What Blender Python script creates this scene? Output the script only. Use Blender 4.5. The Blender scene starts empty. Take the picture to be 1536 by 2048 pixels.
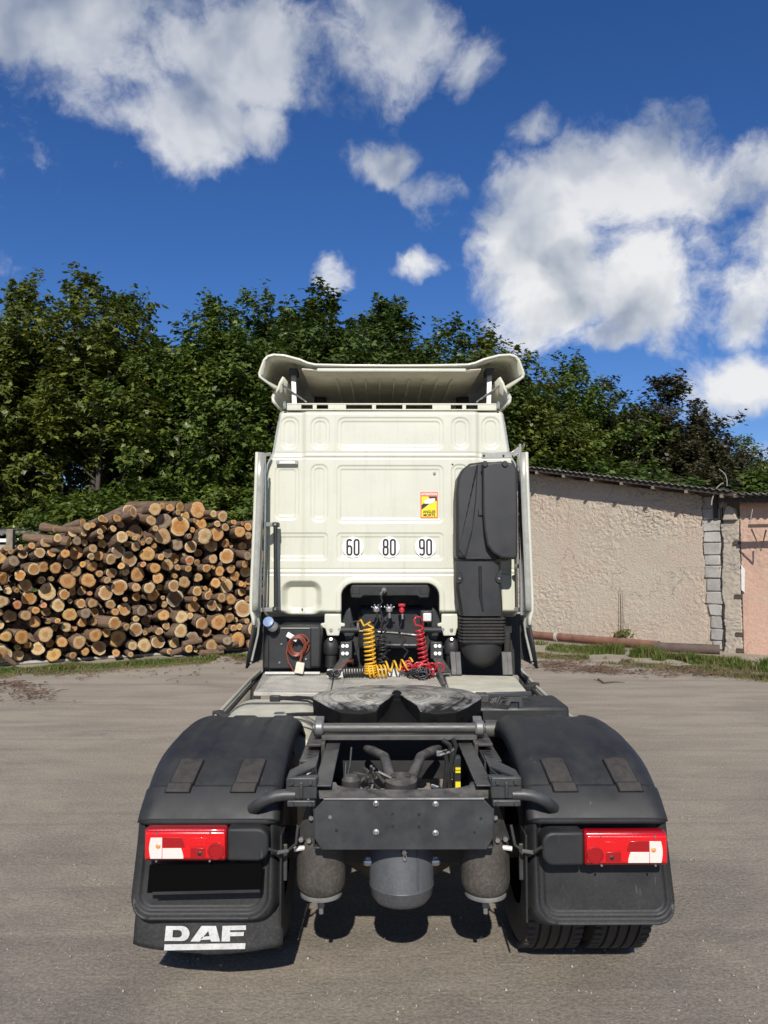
import bpy, bmesh, math, random
import numpy as np
from mathutils import Vector, Matrix, Euler

random.seed(7); RNG = np.random.default_rng(7)
scn = bpy.context.scene
COL = scn.collection
R = math.radians

# ------------------------------------------------------------------ camera
CAM = Vector((-0.11, 0.0, 2.0))
FPX = 1540.0
cd = bpy.data.cameras.new('camera'); cam = bpy.data.objects.new('camera', cd); COL.objects.link(cam)
cd.sensor_fit = 'HORIZONTAL'; cd.sensor_width = 36.0; cd.lens = 36.0 * FPX / 1536.0
cd.clip_start = 0.05; cd.clip_end = 5000
cam.location = CAM
cam.rotation_euler = (R(90 + 3.57), 0, R(-0.37))
scn.camera = cam
CR = Euler((R(90 + 3.57), 0, R(-0.37))).to_matrix()

def ray(px, py):
    return (CR @ Vector(((px - 768) / FPX, (1024 - py) / FPX, -1))).normalized()
def proj(p):
    q = CR.transposed() @ (Vector(p) - CAM); return 768 - q.x / q.z * FPX, 1024 + q.y / q.z * FPX
def W(px, py, Y):
    d = ray(px, py); return CAM + d * ((Y - CAM.y) / d.y)
def G(px, py, z=0.0):
    d = ray(px, py); return CAM + d * ((z - CAM.z) / d.z)

# ------------------------------------------------------------------ sky
SUN_EL, SUN_AZ = 36.0, 1.5          # sun stands behind the photographer
world = bpy.data.worlds.new('World'); scn.world = world; world.use_nodes = True
nt = world.node_tree; nt.nodes.clear()
def N(t, **kw):
    n = nt.nodes.new(t)
    for k, v in kw.items(): setattr(n, k, v)
    return n
def L(a, b): nt.links.new(a, b)
def wmath(op, a, b=None, c=None, clamp=False):
    n = N('ShaderNodeMath', operation=op); n.use_clamp = clamp
    for i, s in enumerate((a, b, c)):
        if s is None: continue
        if hasattr(s, 'is_linked'): L(s, n.inputs[i])
        else: n.inputs[i].default_value = s
    return n.outputs[0]
def wmap(v, a, b, c=0.0, d=1.0, smooth=True):
    n = N('ShaderNodeMapRange'); n.interpolation_type = 'SMOOTHSTEP' if smooth else 'LINEAR'
    L(v, n.inputs['Value'])
    for k, x in (('From Min', a), ('From Max', b), ('To Min', c), ('To Max', d)): n.inputs[k].default_value = x
    return n.outputs['Result']
sky = N('ShaderNodeTexSky', sky_type='NISHITA')
sky.sun_disc = False; sky.sun_elevation = R(SUN_EL); sky.sun_rotation = R(180 + SUN_AZ)
sky.altitude = 0; sky.air_density = 1.0; sky.dust_density = 0.15; sky.ozone_density = 4.0
tc = N('ShaderNodeTexCoord')
DIR = tc.outputs['Generated']
# fractal cloud noise in direction space (whole sky) plus the cumulus heaps in view
def wnoise(vec, scale, detail, rough, dist=0.0):
    n = N('ShaderNodeTexNoise'); n.noise_dimensions = '3D'
    L(vec, n.inputs['Vector']); n.inputs['Scale'].default_value = scale
    n.inputs['Detail'].default_value = detail; n.inputs['Roughness'].default_value = rough
    n.inputs['Distortion'].default_value = dist
    return n
warp = wnoise(DIR, 5.0, 5, 0.6)
wsub = N('ShaderNodeVectorMath', operation='SUBTRACT'); L(warp.outputs['Color'], wsub.inputs[0]); wsub.inputs[1].default_value = (0.5, 0.5, 0.5)
wscl = N('ShaderNodeVectorMath', operation='SCALE'); L(wsub.outputs[0], wscl.inputs[0]); wscl.inputs['Scale'].default_value = 0.085
wadd = N('ShaderNodeVectorMath', operation='ADD'); L(DIR, wadd.inputs[0]); L(wscl.outputs[0], wadd.inputs[1])
WD = wadd.outputs[0]
n1 = wnoise(WD, 7.5, 12, 0.62).outputs['Fac']
off = N('ShaderNodeVectorMath', operation='ADD'); L(WD, off.inputs[0]); off.inputs[1].default_value = (0, -0.02, 0.04)
n2 = wnoise(off.outputs[0], 6.0, 4, 0.5).outputs['Fac']
n1b = wnoise(WD, 6.0, 4, 0.5).outputs['Fac']
# (px, py, rx, ry, weight): heaps given by their bearing in the sky
BLOBS = [(110, 25, 300, 105, 1.0), (330, 60, 190, 130, .9), (470, 95, 160, 130, 1.0), (400, 250, 125, 130, .95), (515, 265, 70, 80, .8),
         (205, 180, 75, 75, .45), (790, 60, 120, 110, .85), (760, 170, 75, 70, .45), (945, 120, 60, 60, .6), (780, 335, 95, 40, .82), (905, 385, 85, 40, .7),
         (910, 440, 70, 60, .5), (665, 545, 48, 60, .62), (1095, 270, 62, 34, .7), (1260, 370, 190, 115, 1.15), (1130, 420, 170, 110, .9), (1390, 380, 130, 85, .9),
         (1090, 520, 190, 130, 1.1), (1290, 520, 140, 140, .95), (860, 530, 75, 34, .7), (1100, 640, 190, 75, .95), (1290, 610, 170, 100, .95), (1180, 690, 160, 45, .7),
         (1500, 350, 90, 80, .7), (1470, 610, 90, 85, .8), (1330, 715, 60, 40, .45), (1490, 770, 120, 75, .95), (1440, 825, 85, 35, .7), (1525, 885, 60, 40, .7),
         (260, 985, 120, 60, .8), (1700, 500, 200, 200, .8), (-250, 300, 240, 160, .8)]
acc = None
for (bx, by, rx, ry, wt) in BLOBS:
    d = ray(bx, by)
    s1 = N('ShaderNodeVectorMath', operation='SUBTRACT'); L(WD, s1.inputs[0]); s1.inputs[1].default_value = tuple(d)
    m1 = N('ShaderNodeVectorMath', operation='MULTIPLY'); L(s1.outputs[0], m1.inputs[0])
    m1.inputs[1].default_value = (FPX / rx, FPX / max(rx, ry), FPX / ry)
    ln = N('ShaderNodeVectorMath', operation='LENGTH'); L(m1.outputs[0], ln.inputs[0])
    v = wmap(ln.outputs['Value'], 1.55, 0.0, 0.0, wt)
    acc = v if acc is None else wmath('MAXIMUM', acc, v)
big = wnoise(DIR, 2.2, 2, 0.5).outputs['Fac']
sepd = N('ShaderNodeSeparateXYZ'); L(DIR, sepd.inputs[0])
behind = wmap(sepd.outputs['Y'], 0.62, 0.25)      # the sky beyond the view carries the same scattered cumulus
general = wmath('MULTIPLY', wmap(big, 0.46, 0.66, 0.0, 0.9), behind)
acc = wmath('MAXIMUM', acc, general)
dens = wmath('ADD', wmath('MULTIPLY', acc, 0.60), wmath('MULTIPLY', wmath('SUBTRACT', n1, 0.5), 1.35))
alpha = wmap(dens, 0.19, 0.53)
alpha = wmath('MULTIPLY', alpha, wmap(sepd.outputs['Z'], 0.34, 0.52, 0.98, 0.80))
core = wmap(dens, 0.35, 0.85)
shade = wmath('MULTIPLY', wmath('SUBTRACT', n1b, n2), 3.2)
lum = wmath('ADD', wmath('SUBTRACT', 0.86, wmath('MULTIPLY', core, 0.12)), shade, clamp=True)
# heaps near the top of the view are thinner and greyer
hi = wmap(sepd.outputs['Z'], 0.36, 0.58)
lum = wmath('SUBTRACT', lum, wmath('MULTIPLY', hi, 0.30), clamp=True)
ramp = N('ShaderNodeValToRGB'); L(lum, ramp.inputs[0])
cr = ramp.color_ramp; cr.elements[0].position = 0.1; cr.elements[0].color = (5.2, 6.2, 8.2, 1)
cr.elements[1].position = 0.95; cr.elements[1].color = (16.5, 16.6, 16.7, 1)
e = cr.elements.new(0.45); e.color = (9.8, 10.6, 11.8, 1)
hs = N('ShaderNodeHueSaturation'); tint = N('ShaderNodeMix', data_type='RGBA', blend_type='MULTIPLY'); tint.inputs['Factor'].default_value = 1.0; L(sky.outputs[0], tint.inputs['A']); tint.inputs['B'].default_value = (0.92, 0.97, 1.24, 1)
L(tint.outputs['Result'], hs.inputs['Color']); hs.inputs['Saturation'].default_value = 1.14; hs.inputs['Value'].default_value = 1.55
mx = N('ShaderNodeMix', data_type='RGBA'); L(alpha, mx.inputs['Factor']); L(hs.outputs[0], mx.inputs['A']); L(ramp.outputs[0], mx.inputs['B'])
bg = N('ShaderNodeBackground'); bg.inputs['Strength'].default_value = 0.052; L(mx.outputs['Result'], bg.inputs['Color'])
wo = N('ShaderNodeOutputWorld'); L(bg.outputs[0], wo.inputs['Surface'])
world.cycles.sampling_method = 'MANUAL'; world.cycles.sample_map_resolution = 512

# ------------------------------------------------------------------ sun, exposure
sl = bpy.data.lights.new('sun', 'SUN'); sl.energy = 5.0; sl.angle = R(0.53); sl.color = (1.0, 0.945, 0.865)
so = bpy.data.objects.new('sun', sl); COL.objects.link(so)
so.rotation_euler = (R(90 - SUN_EL), 0, R(-SUN_AZ)); so.location = (0, -10, 12)
vs = scn.view_settings; vs.view_transform = 'Standard'; vs.look = 'None'; vs.exposure = 0.0; vs.gamma = 1.0; vs.use_curve_mapping = False
scn.cycles.max_bounces = 6; scn.cycles.diffuse_bounces = 3; scn.cycles.glossy_bounces = 3; scn.cycles.transmission_bounces = 4; scn.cycles.transparent_max_bounces = 6
scn.cycles.caustics_reflective = False; scn.cycles.caustics_refractive = False

# ------------------------------------------------------------------ helpers
def vnoise(x, y, z, seed=0):
    xi = np.floor(x).astype(np.int64); yi = np.floor(y).astype(np.int64); zi = np.floor(z).astype(np.int64)
    fx, fy, fz = x - xi, y - yi, z - zi
    fx = fx * fx * (3 - 2 * fx); fy = fy * fy * (3 - 2 * fy); fz = fz * fz * (3 - 2 * fz)
    def h(a, b, c):
        n = (a * 374761393 + b * 668265263 + c * 2147483647 + seed * 1274126177) & 0xffffffff
        n = ((n ^ (n >> 13)) * 1274126177) & 0xffffffff
        n = (n ^ (n >> 16)) & 0xffff
        return n / 65535.0
    def lp(a, b, t): return a + (b - a) * t
    r = lp(lp(lp(h(xi, yi, zi), h(xi + 1, yi, zi), fx), lp(h(xi, yi + 1, zi), h(xi + 1, yi + 1, zi), fx), fy),
           lp(lp(h(xi, yi, zi + 1), h(xi + 1, yi, zi + 1), fx), lp(h(xi, yi + 1, zi + 1), h(xi + 1, yi + 1, zi + 1), fx), fy), fz)
    return r * 2 - 1
def fbm(x, y, z, octs=4, seed=0, gain=0.5):
    s = 0; a = 1.0; f = 1.0
    for o in range(octs):
        s = s + a * vnoise(x * f, y * f, z * f, seed + o * 17); a *= gain; f *= 2.03
    return s
def sstep(a, b, x):
    t = np.clip((x - a) / (b - a), 0, 1); return t * t * (3 - 2 * t)

class MB:
    def __init__(s): s.v = []; s.f = []
    def add(s, vs, fs):
        o = len(s.v); s.v.extend([tuple(p) for p in vs]); s.f.extend([tuple(i + o for i in f) for f in fs]); return s
    def box(s, x0, x1, y0, y1, z0, z1, M=None):
        vs = [Vector((x, y, z)) for z in (z0, z1) for y in (y0, y1) for x in (x0, x1)]
        if M is not None: vs = [M @ p for p in vs]
        return s.add(vs, [(0, 2, 3, 1), (4, 5, 7, 6), (0, 1, 5, 4), (2, 6, 7, 3), (0, 4, 6, 2), (1, 3, 7, 5)])
    def beam(s, p0, p1, w, h, up=(0, 0, 1)):
        p0, p1, up = Vector(p0), Vector(p1), Vector(up)
        d = (p1 - p0); ln = d.length; d.normalize()
        sd = d.cross(up)
        if sd.length < 1e-5: sd = d.cross(Vector((1, 0, 0)))
        sd.normalize(); u = sd.cross(d)
        vs = []
        for q in (p0, p1):
            for a, b in ((-1, -1), (1, -1), (1, 1), (-1, 1)):
                vs.append(q + sd * (a * w / 2) + u * (b * h / 2))
        return s.add(vs, [(0, 1, 2, 3), (7, 6, 5, 4), (0, 4, 5, 1), (1, 5, 6, 2), (2, 6, 7, 3), (3, 7, 4, 0)])
    def tube(s, pts, r, n=8, caps=True, closed=False):
        pts = [Vector(p) for p in pts]; m = len(pts)
        rs = r if isinstance(r, (list, tuple)) else [r] * m
        t0 = (pts[1] - pts[0]).normalized()
        a = t0.orthogonal().normalized(); rings = []
        for i, p in enumerate(pts):
            if i == 0: t = pts[1] - pts[0]
            elif i == m - 1: t = pts[-1] - pts[-2]
            else: t = pts[i + 1] - pts[i - 1]
            if t.length < 1e-9: t = t0
            t = t.normalized(); a = (a - t * a.dot(t))
            if a.length < 1e-6: a = t.orthogonal()
            a.normalize(); b = t.cross(a); t0 = t
            rings.append([p + (a * math.cos(2 * math.pi * k / n) + b * math.sin(2 * math.pi * k / n)) * rs[i] for k in range(n)])
        vs = [q for rg in rings for q in rg]; fs = []
        for i in range(m - 1):
            for k in range(n):
                fs.append((i * n + k, i * n + (k + 1) % n, (i + 1) * n + (k + 1) % n, (i + 1) * n + k))
        if caps: fs.append(tuple(range(n))[::-1]); fs.append(tuple((m - 1) * n + k for k in range(n)))
        return s.add(vs, fs)
    def lathe(s, prof, o, axis=(0, 0, 1), n=24, cap=True):
        o = Vector(o); ax = Vector(axis).normalized(); a = ax.orthogonal().normalized(); b = ax.cross(a)
        vs = []; fs = []
        for (r, h) in prof:
            for k in range(n):
                th = 2 * math.pi * k / n
                vs.append(o + ax * h + (a * math.cos(th) + b * math.sin(th)) * r)
        for i in range(len(prof) - 1):
            for k in range(n):
                fs.append((i * n + k, i * n + (k + 1) % n, (i + 1) * n + (k + 1) % n, (i + 1) * n + k))
        if cap:
            fs.append(tuple(range(n))[::-1]); fs.append(tuple((len(prof) - 1) * n + k for k in range(n)))
        return s.add(vs, fs)
    def extrude(s, pts, vec):
        pts = [Vector(p) for p in pts]; vec = Vector(vec); n = len(pts)
        vs = pts + [p + vec for p in pts]
        fs = [tuple(range(n)), tuple(range(2 * n - 1, n - 1, -1))]
        fs += [(i, i + n, (i + 1) % n + n, (i + 1) % n) for i in range(n)]
        return s.add(vs, fs)
    def grid(s, rows, flip=False):
        nv = len(rows[0]); vs = [p for r in rows for p in r]; fs = []
        for i in range(len(rows) - 1):
            for j in range(nv - 1):
                q = (i * nv + j, i * nv + j + 1, (i + 1) * nv + j + 1, (i + 1) * nv + j)
                fs.append(q[::-1] if flip else q)
        return s.add(vs, fs)
    def loft(s, rings, caps=True):
        n = len(rings[0]); vs = [p for r in rings for p in r]; fs = []
        for i in range(len(rings) - 1):
            for k in range(n):
                fs.append((i * n + k, i * n + (k + 1) % n, (i + 1) * n + (k + 1) % n, (i + 1) * n + k))
        if caps: fs.append(tuple(range(n))[::-1]); fs.append(tuple((len(rings) - 1) * n + k for k in range(n)))
        return s.add(vs, fs)
    def build(s, name, mat, parent=None, smooth=35, bevel=0, seg=2, solid=0, soff=0, recalc=True):
        me = bpy.data.meshes.new(name); me.from_pydata(s.v, [], s.f)
        if recalc and len(s.v) < 60000:
            bm = bmesh.new(); bm.from_mesh(me); bmesh.ops.recalc_face_normals(bm, faces=bm.faces); bm.to_mesh(me); bm.free()
        o = link(name, me, mat, parent, smooth)
        if solid:
            md = o.modifiers.new('thickness', 'SOLIDIFY'); md.thickness = solid; md.offset = soff
        if bevel:
            md = o.modifiers.new('bevel', 'BEVEL'); md.width = bevel; md.segments = seg; md.limit_method = 'ANGLE'; md.angle_limit = R(40)
        return o
def link(name, me, mat, parent=None, smooth=35):
    o = bpy.data.objects.new(name, me); COL.objects.link(o)
    if mat is not None: me.materials.append(mat)
    if smooth:
        me.shade_smooth(); me.set_sharp_from_angle(angle=R(smooth))
    if parent is not None: attach(o, parent)
    return o
def wm(o):
    return (wm(o.parent) @ o.matrix_parent_inverse if o.parent else Matrix()) @ o.matrix_basis
def attach(o, parent):
    o.parent = parent; o.matrix_parent_inverse = wm(parent).inverted()
def empty(name, loc):
    o = bpy.data.objects.new(name, None); COL.objects.link(o); o.location = loc; o.empty_display_size = 0.3; return o
def tag(o, label=None, cat=None, group=None, kind=None):
    if label: o['label'] = label
    if cat: o['category'] = cat
    if group: o['group'] = group
    if kind: o['kind'] = kind
    return o
def npmesh(name, V, F):
    """V (n,3), F (m,k) arrays"""
    me = bpy.data.meshes.new(name); n, (m, k) = len(V), F.shape
    me.vertices.add(n); me.vertices.foreach_set('co', np.asarray(V, np.float32).ravel())
    me.loops.add(m * k); me.loops.foreach_set('vertex_index', F.astype(np.int32).ravel())
    me.polygons.add(m); me.polygons.foreach_set('loop_start', np.arange(0, m * k, k, dtype=np.int32))
    me.update(calc_edges=True); me.validate(); return me

# ------------------------------------------------------------------ materials
def newmat(name):
    m = bpy.data.materials.new(name); m.use_nodes = True; t = m.node_tree; t.nodes.clear()
    o = t.nodes.new('ShaderNodeOutputMaterial'); b = t.nodes.new('ShaderNodeBsdfPrincipled'); t.links.new(b.outputs[0], o.inputs[0])
    return m, t, b, o
class NT:
    def __init__(s, t): s.t = t
    def n(s, typ, ins=None, **kw):
        x = s.t.nodes.new(typ)
        for k, v in kw.items(): setattr(x, k, v)
        for k, v in (ins or {}).items():
            if hasattr(v, 'is_linked'): s.t.links.new(v, x.inputs[k])
            else: x.inputs[k].default_value = v
        return x
    def noise(s, vec, scale, detail=5, rough=.55, dist=0):
        return s.n('ShaderNodeTexNoise', {'Vector': vec, 'Scale': scale, 'Detail': detail, 'Roughness': rough, 'Distortion': dist}).outputs['Fac']
    def map(s, v, a, b, c=0., d=1., smooth=False):
        x = s.n('ShaderNodeMapRange', {'Value': v, 'From Min': a, 'From Max': b, 'To Min': c, 'To Max': d})
        if smooth: x.interpolation_type = 'SMOOTHSTEP'
        return x.outputs[0]
    def mix(s, f, a, b, mode='MIX'):
        x = s.n('ShaderNodeMix', data_type='RGBA', blend_type=mode)
        for k, v in ((0, f), (6, a), (7, b)):
            if hasattr(v, 'is_linked'): s.t.links.new(v, x.inputs[k])
            else: x.inputs[k].default_value = (tuple(v) + (1,))[:4] if isinstance(v, (tuple, list)) else v
        return x.outputs[2]
    def math(s, op, a, b=0.0):
        return s.n('ShaderNodeMath', {0: a, 1: b}, operation=op).outputs[0]
    def bump(s, h, strength, dist=0.01):
        return s.n('ShaderNodeBump', {'Height': h, 'Strength': strength, 'Distance': dist}).outputs[0]
    def scalev(s, vec, sc):
        return s.n('ShaderNodeVectorMath', {0: vec, 1: sc}, operation='MULTIPLY').outputs[0]

def pm(name, col, rough=.5, metal=0., var=.12, vs=6., bump=0., bs=60., dust=0., dustc=(.30, .27, .22), spec=.5, coat=0., rvar=.12, streak=0., scuff=0., splash=0.):
    m, t, b, o = newmat(name); k = NT(t)
    co = k.n('ShaderNodeTexCoord').outputs['Object']
    nz = k.noise(co, vs, 6, .6)
    f = k.map(nz, .3, .7)
    c0 = tuple(max(0, c * (1 - var)) for c in col); c1 = tuple(min(1, c * (1 + var)) for c in col)
    c = k.mix(f, c0, c1)
    if streak:
        sv = k.scalev(co, (24, 24, 1.1)); sn = k.map(k.noise(sv, 1.0, 4, .6), .55, .8)
        c = k.mix(k.math('MULTIPLY', sn, streak), c, tuple(x * .6 for x in dustc))
    if scuff:
        s1 = k.map(k.noise(k.scalev(co, (60, 60, 9)), 1.0, 3, .6), .66, .70); s2 = k.map(k.noise(co, 4.5, 3, .6), .52, .62)
        c = k.mix(k.math('MULTIPLY', k.math('MULTIPLY', s1, s2), scuff), c, tuple(min(1, x * 4.5 + .03) for x in col))
    if splash:
        zz = k.n('ShaderNodeSeparateXYZ', {0: co}).outputs[2]
        lowf = k.math('ADD', k.map(zz, .95, .3, 0., 1.), k.math('MULTIPLY', k.math('SUBTRACT', k.noise(co, 5, 5, .65), .5), .8))
        spk = k.map(k.noise(co, 70, 4, .7), .46, .62)
        c = k.mix(k.math('MULTIPLY', k.math('MULTIPLY', k.map(lowf, .25, 1.0), spk), splash), c, (.20, .175, .14))
    if dust:
        g = k.n('ShaderNodeNewGeometry').outputs['Normal']
        up = k.n('ShaderNodeSeparateXYZ', {0: g}).outputs[2]
        dn = k.map(k.noise(co, vs * 1.7, 7, .65), .35, .72)
        df = k.math('MULTIPLY', k.math('MULTIPLY', k.map(up, -.1, .9), dn), dust)
        df = k.math('ADD', df, k.math('MULTIPLY', dn, dust * .18))
        c = k.mix(df, c, dustc)
        rr = k.math('ADD', k.map(nz, .3, .7, rough - rvar, rough + rvar), k.math('MULTIPLY', df, .35))
    else:
        rr = k.map(nz, .3, .7, max(.02, rough - rvar), min(1, rough + rvar))
    t.links.new(c, b.inputs['Base Color']); t.links.new(rr, b.inputs['Roughness'])
    b.inputs['Metallic'].default_value = metal; b.inputs['Specular IOR Level'].default_value = spec
    b.inputs['Coat Weight'].default_value = coat; b.inputs['Coat Roughness'].default_value = .08
    if bump:
        bn = k.bump(k.noise(co, bs, 5, .6), bump, .004)
        t.links.new(bn, b.inputs['Normal'])
    return m

M = {}
M['cream'] = pm('cream_paint', (.60, .60, .495), .30, var=.03, vs=3, coat=.3, rvar=.08, dust=.10, streak=.22, dustc=(.42, .38, .28))
M['cream_dusty'] = pm('dusty_cream_paint', (.62, .60, .47), .5, var=.1, vs=5, dust=.45, streak=.08, dustc=(.36, .33, .27))
M['under'] = pm('spoiler_underside', (.80, .75, .61), .6, var=.14, vs=4, dust=.15, streak=.15)  # tone raised to make up for missing bounced light
M['plastic'] = pm('dark_plastic', (.0185, .0198, .021), .56, var=.25, vs=5, bump=.12, bs=400, dust=.13, streak=.10, scuff=.5, splash=.08, spec=.4, dustc=(.12, .112, .10))
M['plastic2'] = pm('black_plastic', (.020, .021, .022), .5, var=.2, vs=7, bump=.08, bs=300, dust=.10, dustc=(.16, .15, .13))
M['duct'] = pm('intake_plastic', (.023, .024, .026), .5, var=.18, vs=3, bump=.06, bs=300, dust=.05, streak=.04, dustc=(.2, .19, .16))
M['rubber'] = pm('rubber', (.022, .021, .020), .8, var=.25, vs=9, bump=.2, bs=150, dust=.25, dustc=(.17, .15, .125))
M['tyre'] = pm('tyre_rubber', (.040, .037, .033), .85, var=.3, vs=9, bump=.2, bs=120, dust=.45, dustc=(.17, .145, .115))
M['strap'] = pm('rubber_strap', (.027, .0245, .0225), .75, var=.3, vs=20, bump=.2, bs=150, dust=.2, dustc=(.15, .12, .10))
M['flap'] = pm('mud_flap', (.021, .023, .025), .7, var=.2, vs=6, bump=.2, bs=120, scuff=.5, splash=.12, dust=.3, streak=.15, dustc=(.2, .18, .15))
M['frame'] = pm('chassis_paint', (.030, .033, .036), .42, var=.2, vs=7, scuff=.35, splash=.15, streak=.08, dust=.32, dustc=(.22, .20, .17), bump=.05, bs=80)
M['frame_dirty'] = pm('dirty_chassis_paint', (.038, .037, .036), .5, var=.35, vs=9, streak=.1, dust=.5, dustc=(.22, .20, .17), bump=.15, bs=60)
M['steel'] = pm('bare_steel', (.10, .098, .093), .5, metal=.35, var=.2, vs=12, dust=.15, bump=.08, bs=60)
M['cast'] = pm('cast_aluminium', (.22, .22, .215), .5, metal=.5, var=.2, vs=10, dust=.2, bump=.12, bs=120)
M['chrome'] = pm('bright_metal', (.62, .62, .60), .22, metal=1., var=.06, vs=20)
M['zinc'] = pm('zinc_bolt', (.55, .55, .54), .3, metal=.9, var=.15, vs=30)
M['galv'] = pm('painted_bracket', (.36, .36, .32), .35, metal=.25, var=.08, vs=14, dust=.1)
M['alu'] = pm('tread_plate', (.42, .40, .35), .5, metal=.25, var=.25, vs=7, dust=.6, dustc=(.34, .31, .25))
M['alu_clean'] = pm('white_beam', (.62, .62, .58), .45, var=.12, vs=8, dust=.3)
M['tank'] = pm('air_tank_paint', (.066, .071, .080), .45, var=.14, vs=6, scuff=.25, splash=.3, dust=.2, dustc=(.2, .19, .17), streak=.08)
M['bellow'] = pm('airbag_rubber', (.048, .043, .037), .72, var=.22, vs=10, splash=.5, streak=.12, dust=.35, dustc=(.15, .13, .105), bump=.12, bs=60)
M['white'] = pm('white_plastic', (.72, .71, .68), .4, var=.05, vs=20)
M['ivory'] = pm('ivory_connector', (.66, .63, .50), .5, var=.1, vs=20)
M['white_print'] = pm('white_lettering', (.60, .60, .585), .6, var=.14, vs=14, splash=.25, dust=.1)
M['print_and_hollow_black'] = pm('print_and_hollow_black', (.015, .015, .015), .5)  # prints, and the painted dark of holes, slots and recesses
M['sticker'] = pm('sticker_white', (.86, .86, .84), .4, var=.02)
M['plate_black'] = pm('number_plate_black', (.0025, .0025, .0025), .9, spec=.05)
M['yellow'] = pm('yellow_hose', (.72, .40, .02), .32, var=.12, vs=20, dust=.1)
M['red_hose'] = pm('red_hose', (.42, .018, .03), .3, var=.15, vs=20, dust=.08)
M['black_hose'] = pm('black_hose', (.018, .018, .018), .4, var=.2, vs=20, dust=.1)
M['brown_cable'] = pm('brown_cable', (.22, .055, .032), .45, var=.25, vs=30)
M['blue'] = pm('blue_cap', (.16, .24, .40), .4, var=.1, vs=20, dust=.4, dustc=(.3, .36, .45))
M['yel_label'] = pm('yellow_label', (.75, .62, .02), .5)
M['st_yellow'] = pm('sticker_yellow', (.85, .66, .02), .4, var=.02)
M['st_red'] = pm('sticker_red', (.78, .16, .08), .4, var=.04)
M['grey_print'] = pm('grey_print', (.45, .45, .45), .5)
def lens(name, col, rough=.12):
    m, t, b, o = newmat(name); k = NT(t)
    co = k.n('ShaderNodeTexCoord').outputs['Object']
    w = k.n('ShaderNodeTexWave', {'Vector': co, 'Scale': 55.0, 'Distortion': 0.0}, wave_type='BANDS', bands_direction='X').outputs['Fac']
    w2 = k.n('ShaderNodeTexWave', {'Vector': co, 'Scale': 55.0, 'Distortion': 0.0}, wave_type='BANDS', bands_direction='Z').outputs['Fac']
    h = k.math('MULTIPLY', w, w2)
    t.links.new(k.bump(h, .25, .002), b.inputs['Normal'])
    t.links.new(k.mix(k.map(h, 0, 1), tuple(c * .85 for c in col), col), b.inputs['Base Color'])
    b.inputs['Roughness'].default_value = rough + .1; b.inputs['Coat Weight'].default_value = .8; b.inputs['Coat Roughness'].default_value = .05
    b.inputs['Subsurface Weight'].default_value = 0.0
    return m
M['lens_red'] = lens('red_lens', (.72, .006, .010)); M['lens_dark'] = lens('deep_red_lens', (.36, .004, .008))
M['lens_clear'] = lens('clear_lens', (.78, .74, .68)); M['lens_orange'] = lens('bulb_orange', (.75, .35, .12))
M['lamp_glass'] = lens('work_lamp_glass', (.72, .72, .68))
def greasy():
    m, t, b, o = newmat('greasy_plate'); k = NT(t)
    co = k.n('ShaderNodeTexCoord').outputs['Object']
    p = k.n('ShaderNodeVectorMath', {0: co, 1: (0., 4.74, 0.)}, operation='SUBTRACT').outputs[0]
    sx = k.n('ShaderNodeSeparateXYZ', {0: p})
    r = k.math('SQRT', k.math('ADD', k.math('MULTIPLY', sx.outputs[0], sx.outputs[0]), k.math('MULTIPLY', sx.outputs[1], sx.outputs[1])))
    rn = k.n('ShaderNodeCombineXYZ', {0: k.math('MULTIPLY', r, 30.), 1: k.noise(co, 5, 4, .6)}).outputs[0]
    rings = k.noise(rn, 1.6, 4, .6)
    patch = k.noise(co, 6.5, 6, .65, .6)
    a = k.map(k.math('ADD', k.math('MULTIPLY', rings, .6), k.math('MULTIPLY', patch, .7)), .56, .74)
    gr = k.map(k.math('ADD', sx.outputs[1], k.math('MULTIPLY', k.math('SUBTRACT', patch, .5), .35)), -.20, -.30)
    a = k.math('MULTIPLY', a, k.math('SUBTRACT', 1.0, gr))
    t.links.new(k.mix(a, (.013, .0125, .012), (.50, .48, .44)), b.inputs['Base Color'])
    t.links.new(k.math('ADD', k.map(patch, .3, .7, .25, .5), k.math('MULTIPLY', gr, .4)), b.inputs['Roughness']); b.inputs['Specular IOR Level'].default_value = .3; t.links.new(k.math('MULTIPLY', a, .7), b.inputs['Metallic'])
    t.links.new(k.bump(patch, .3, .01), b.inputs['Normal'])
    return m
M['greasy'] = greasy()
M['grease_black'] = pm('black_grease', (.006, .006, .006), .75, spec=.12, var=.4, vs=12, bump=.4, bs=30)

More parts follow.
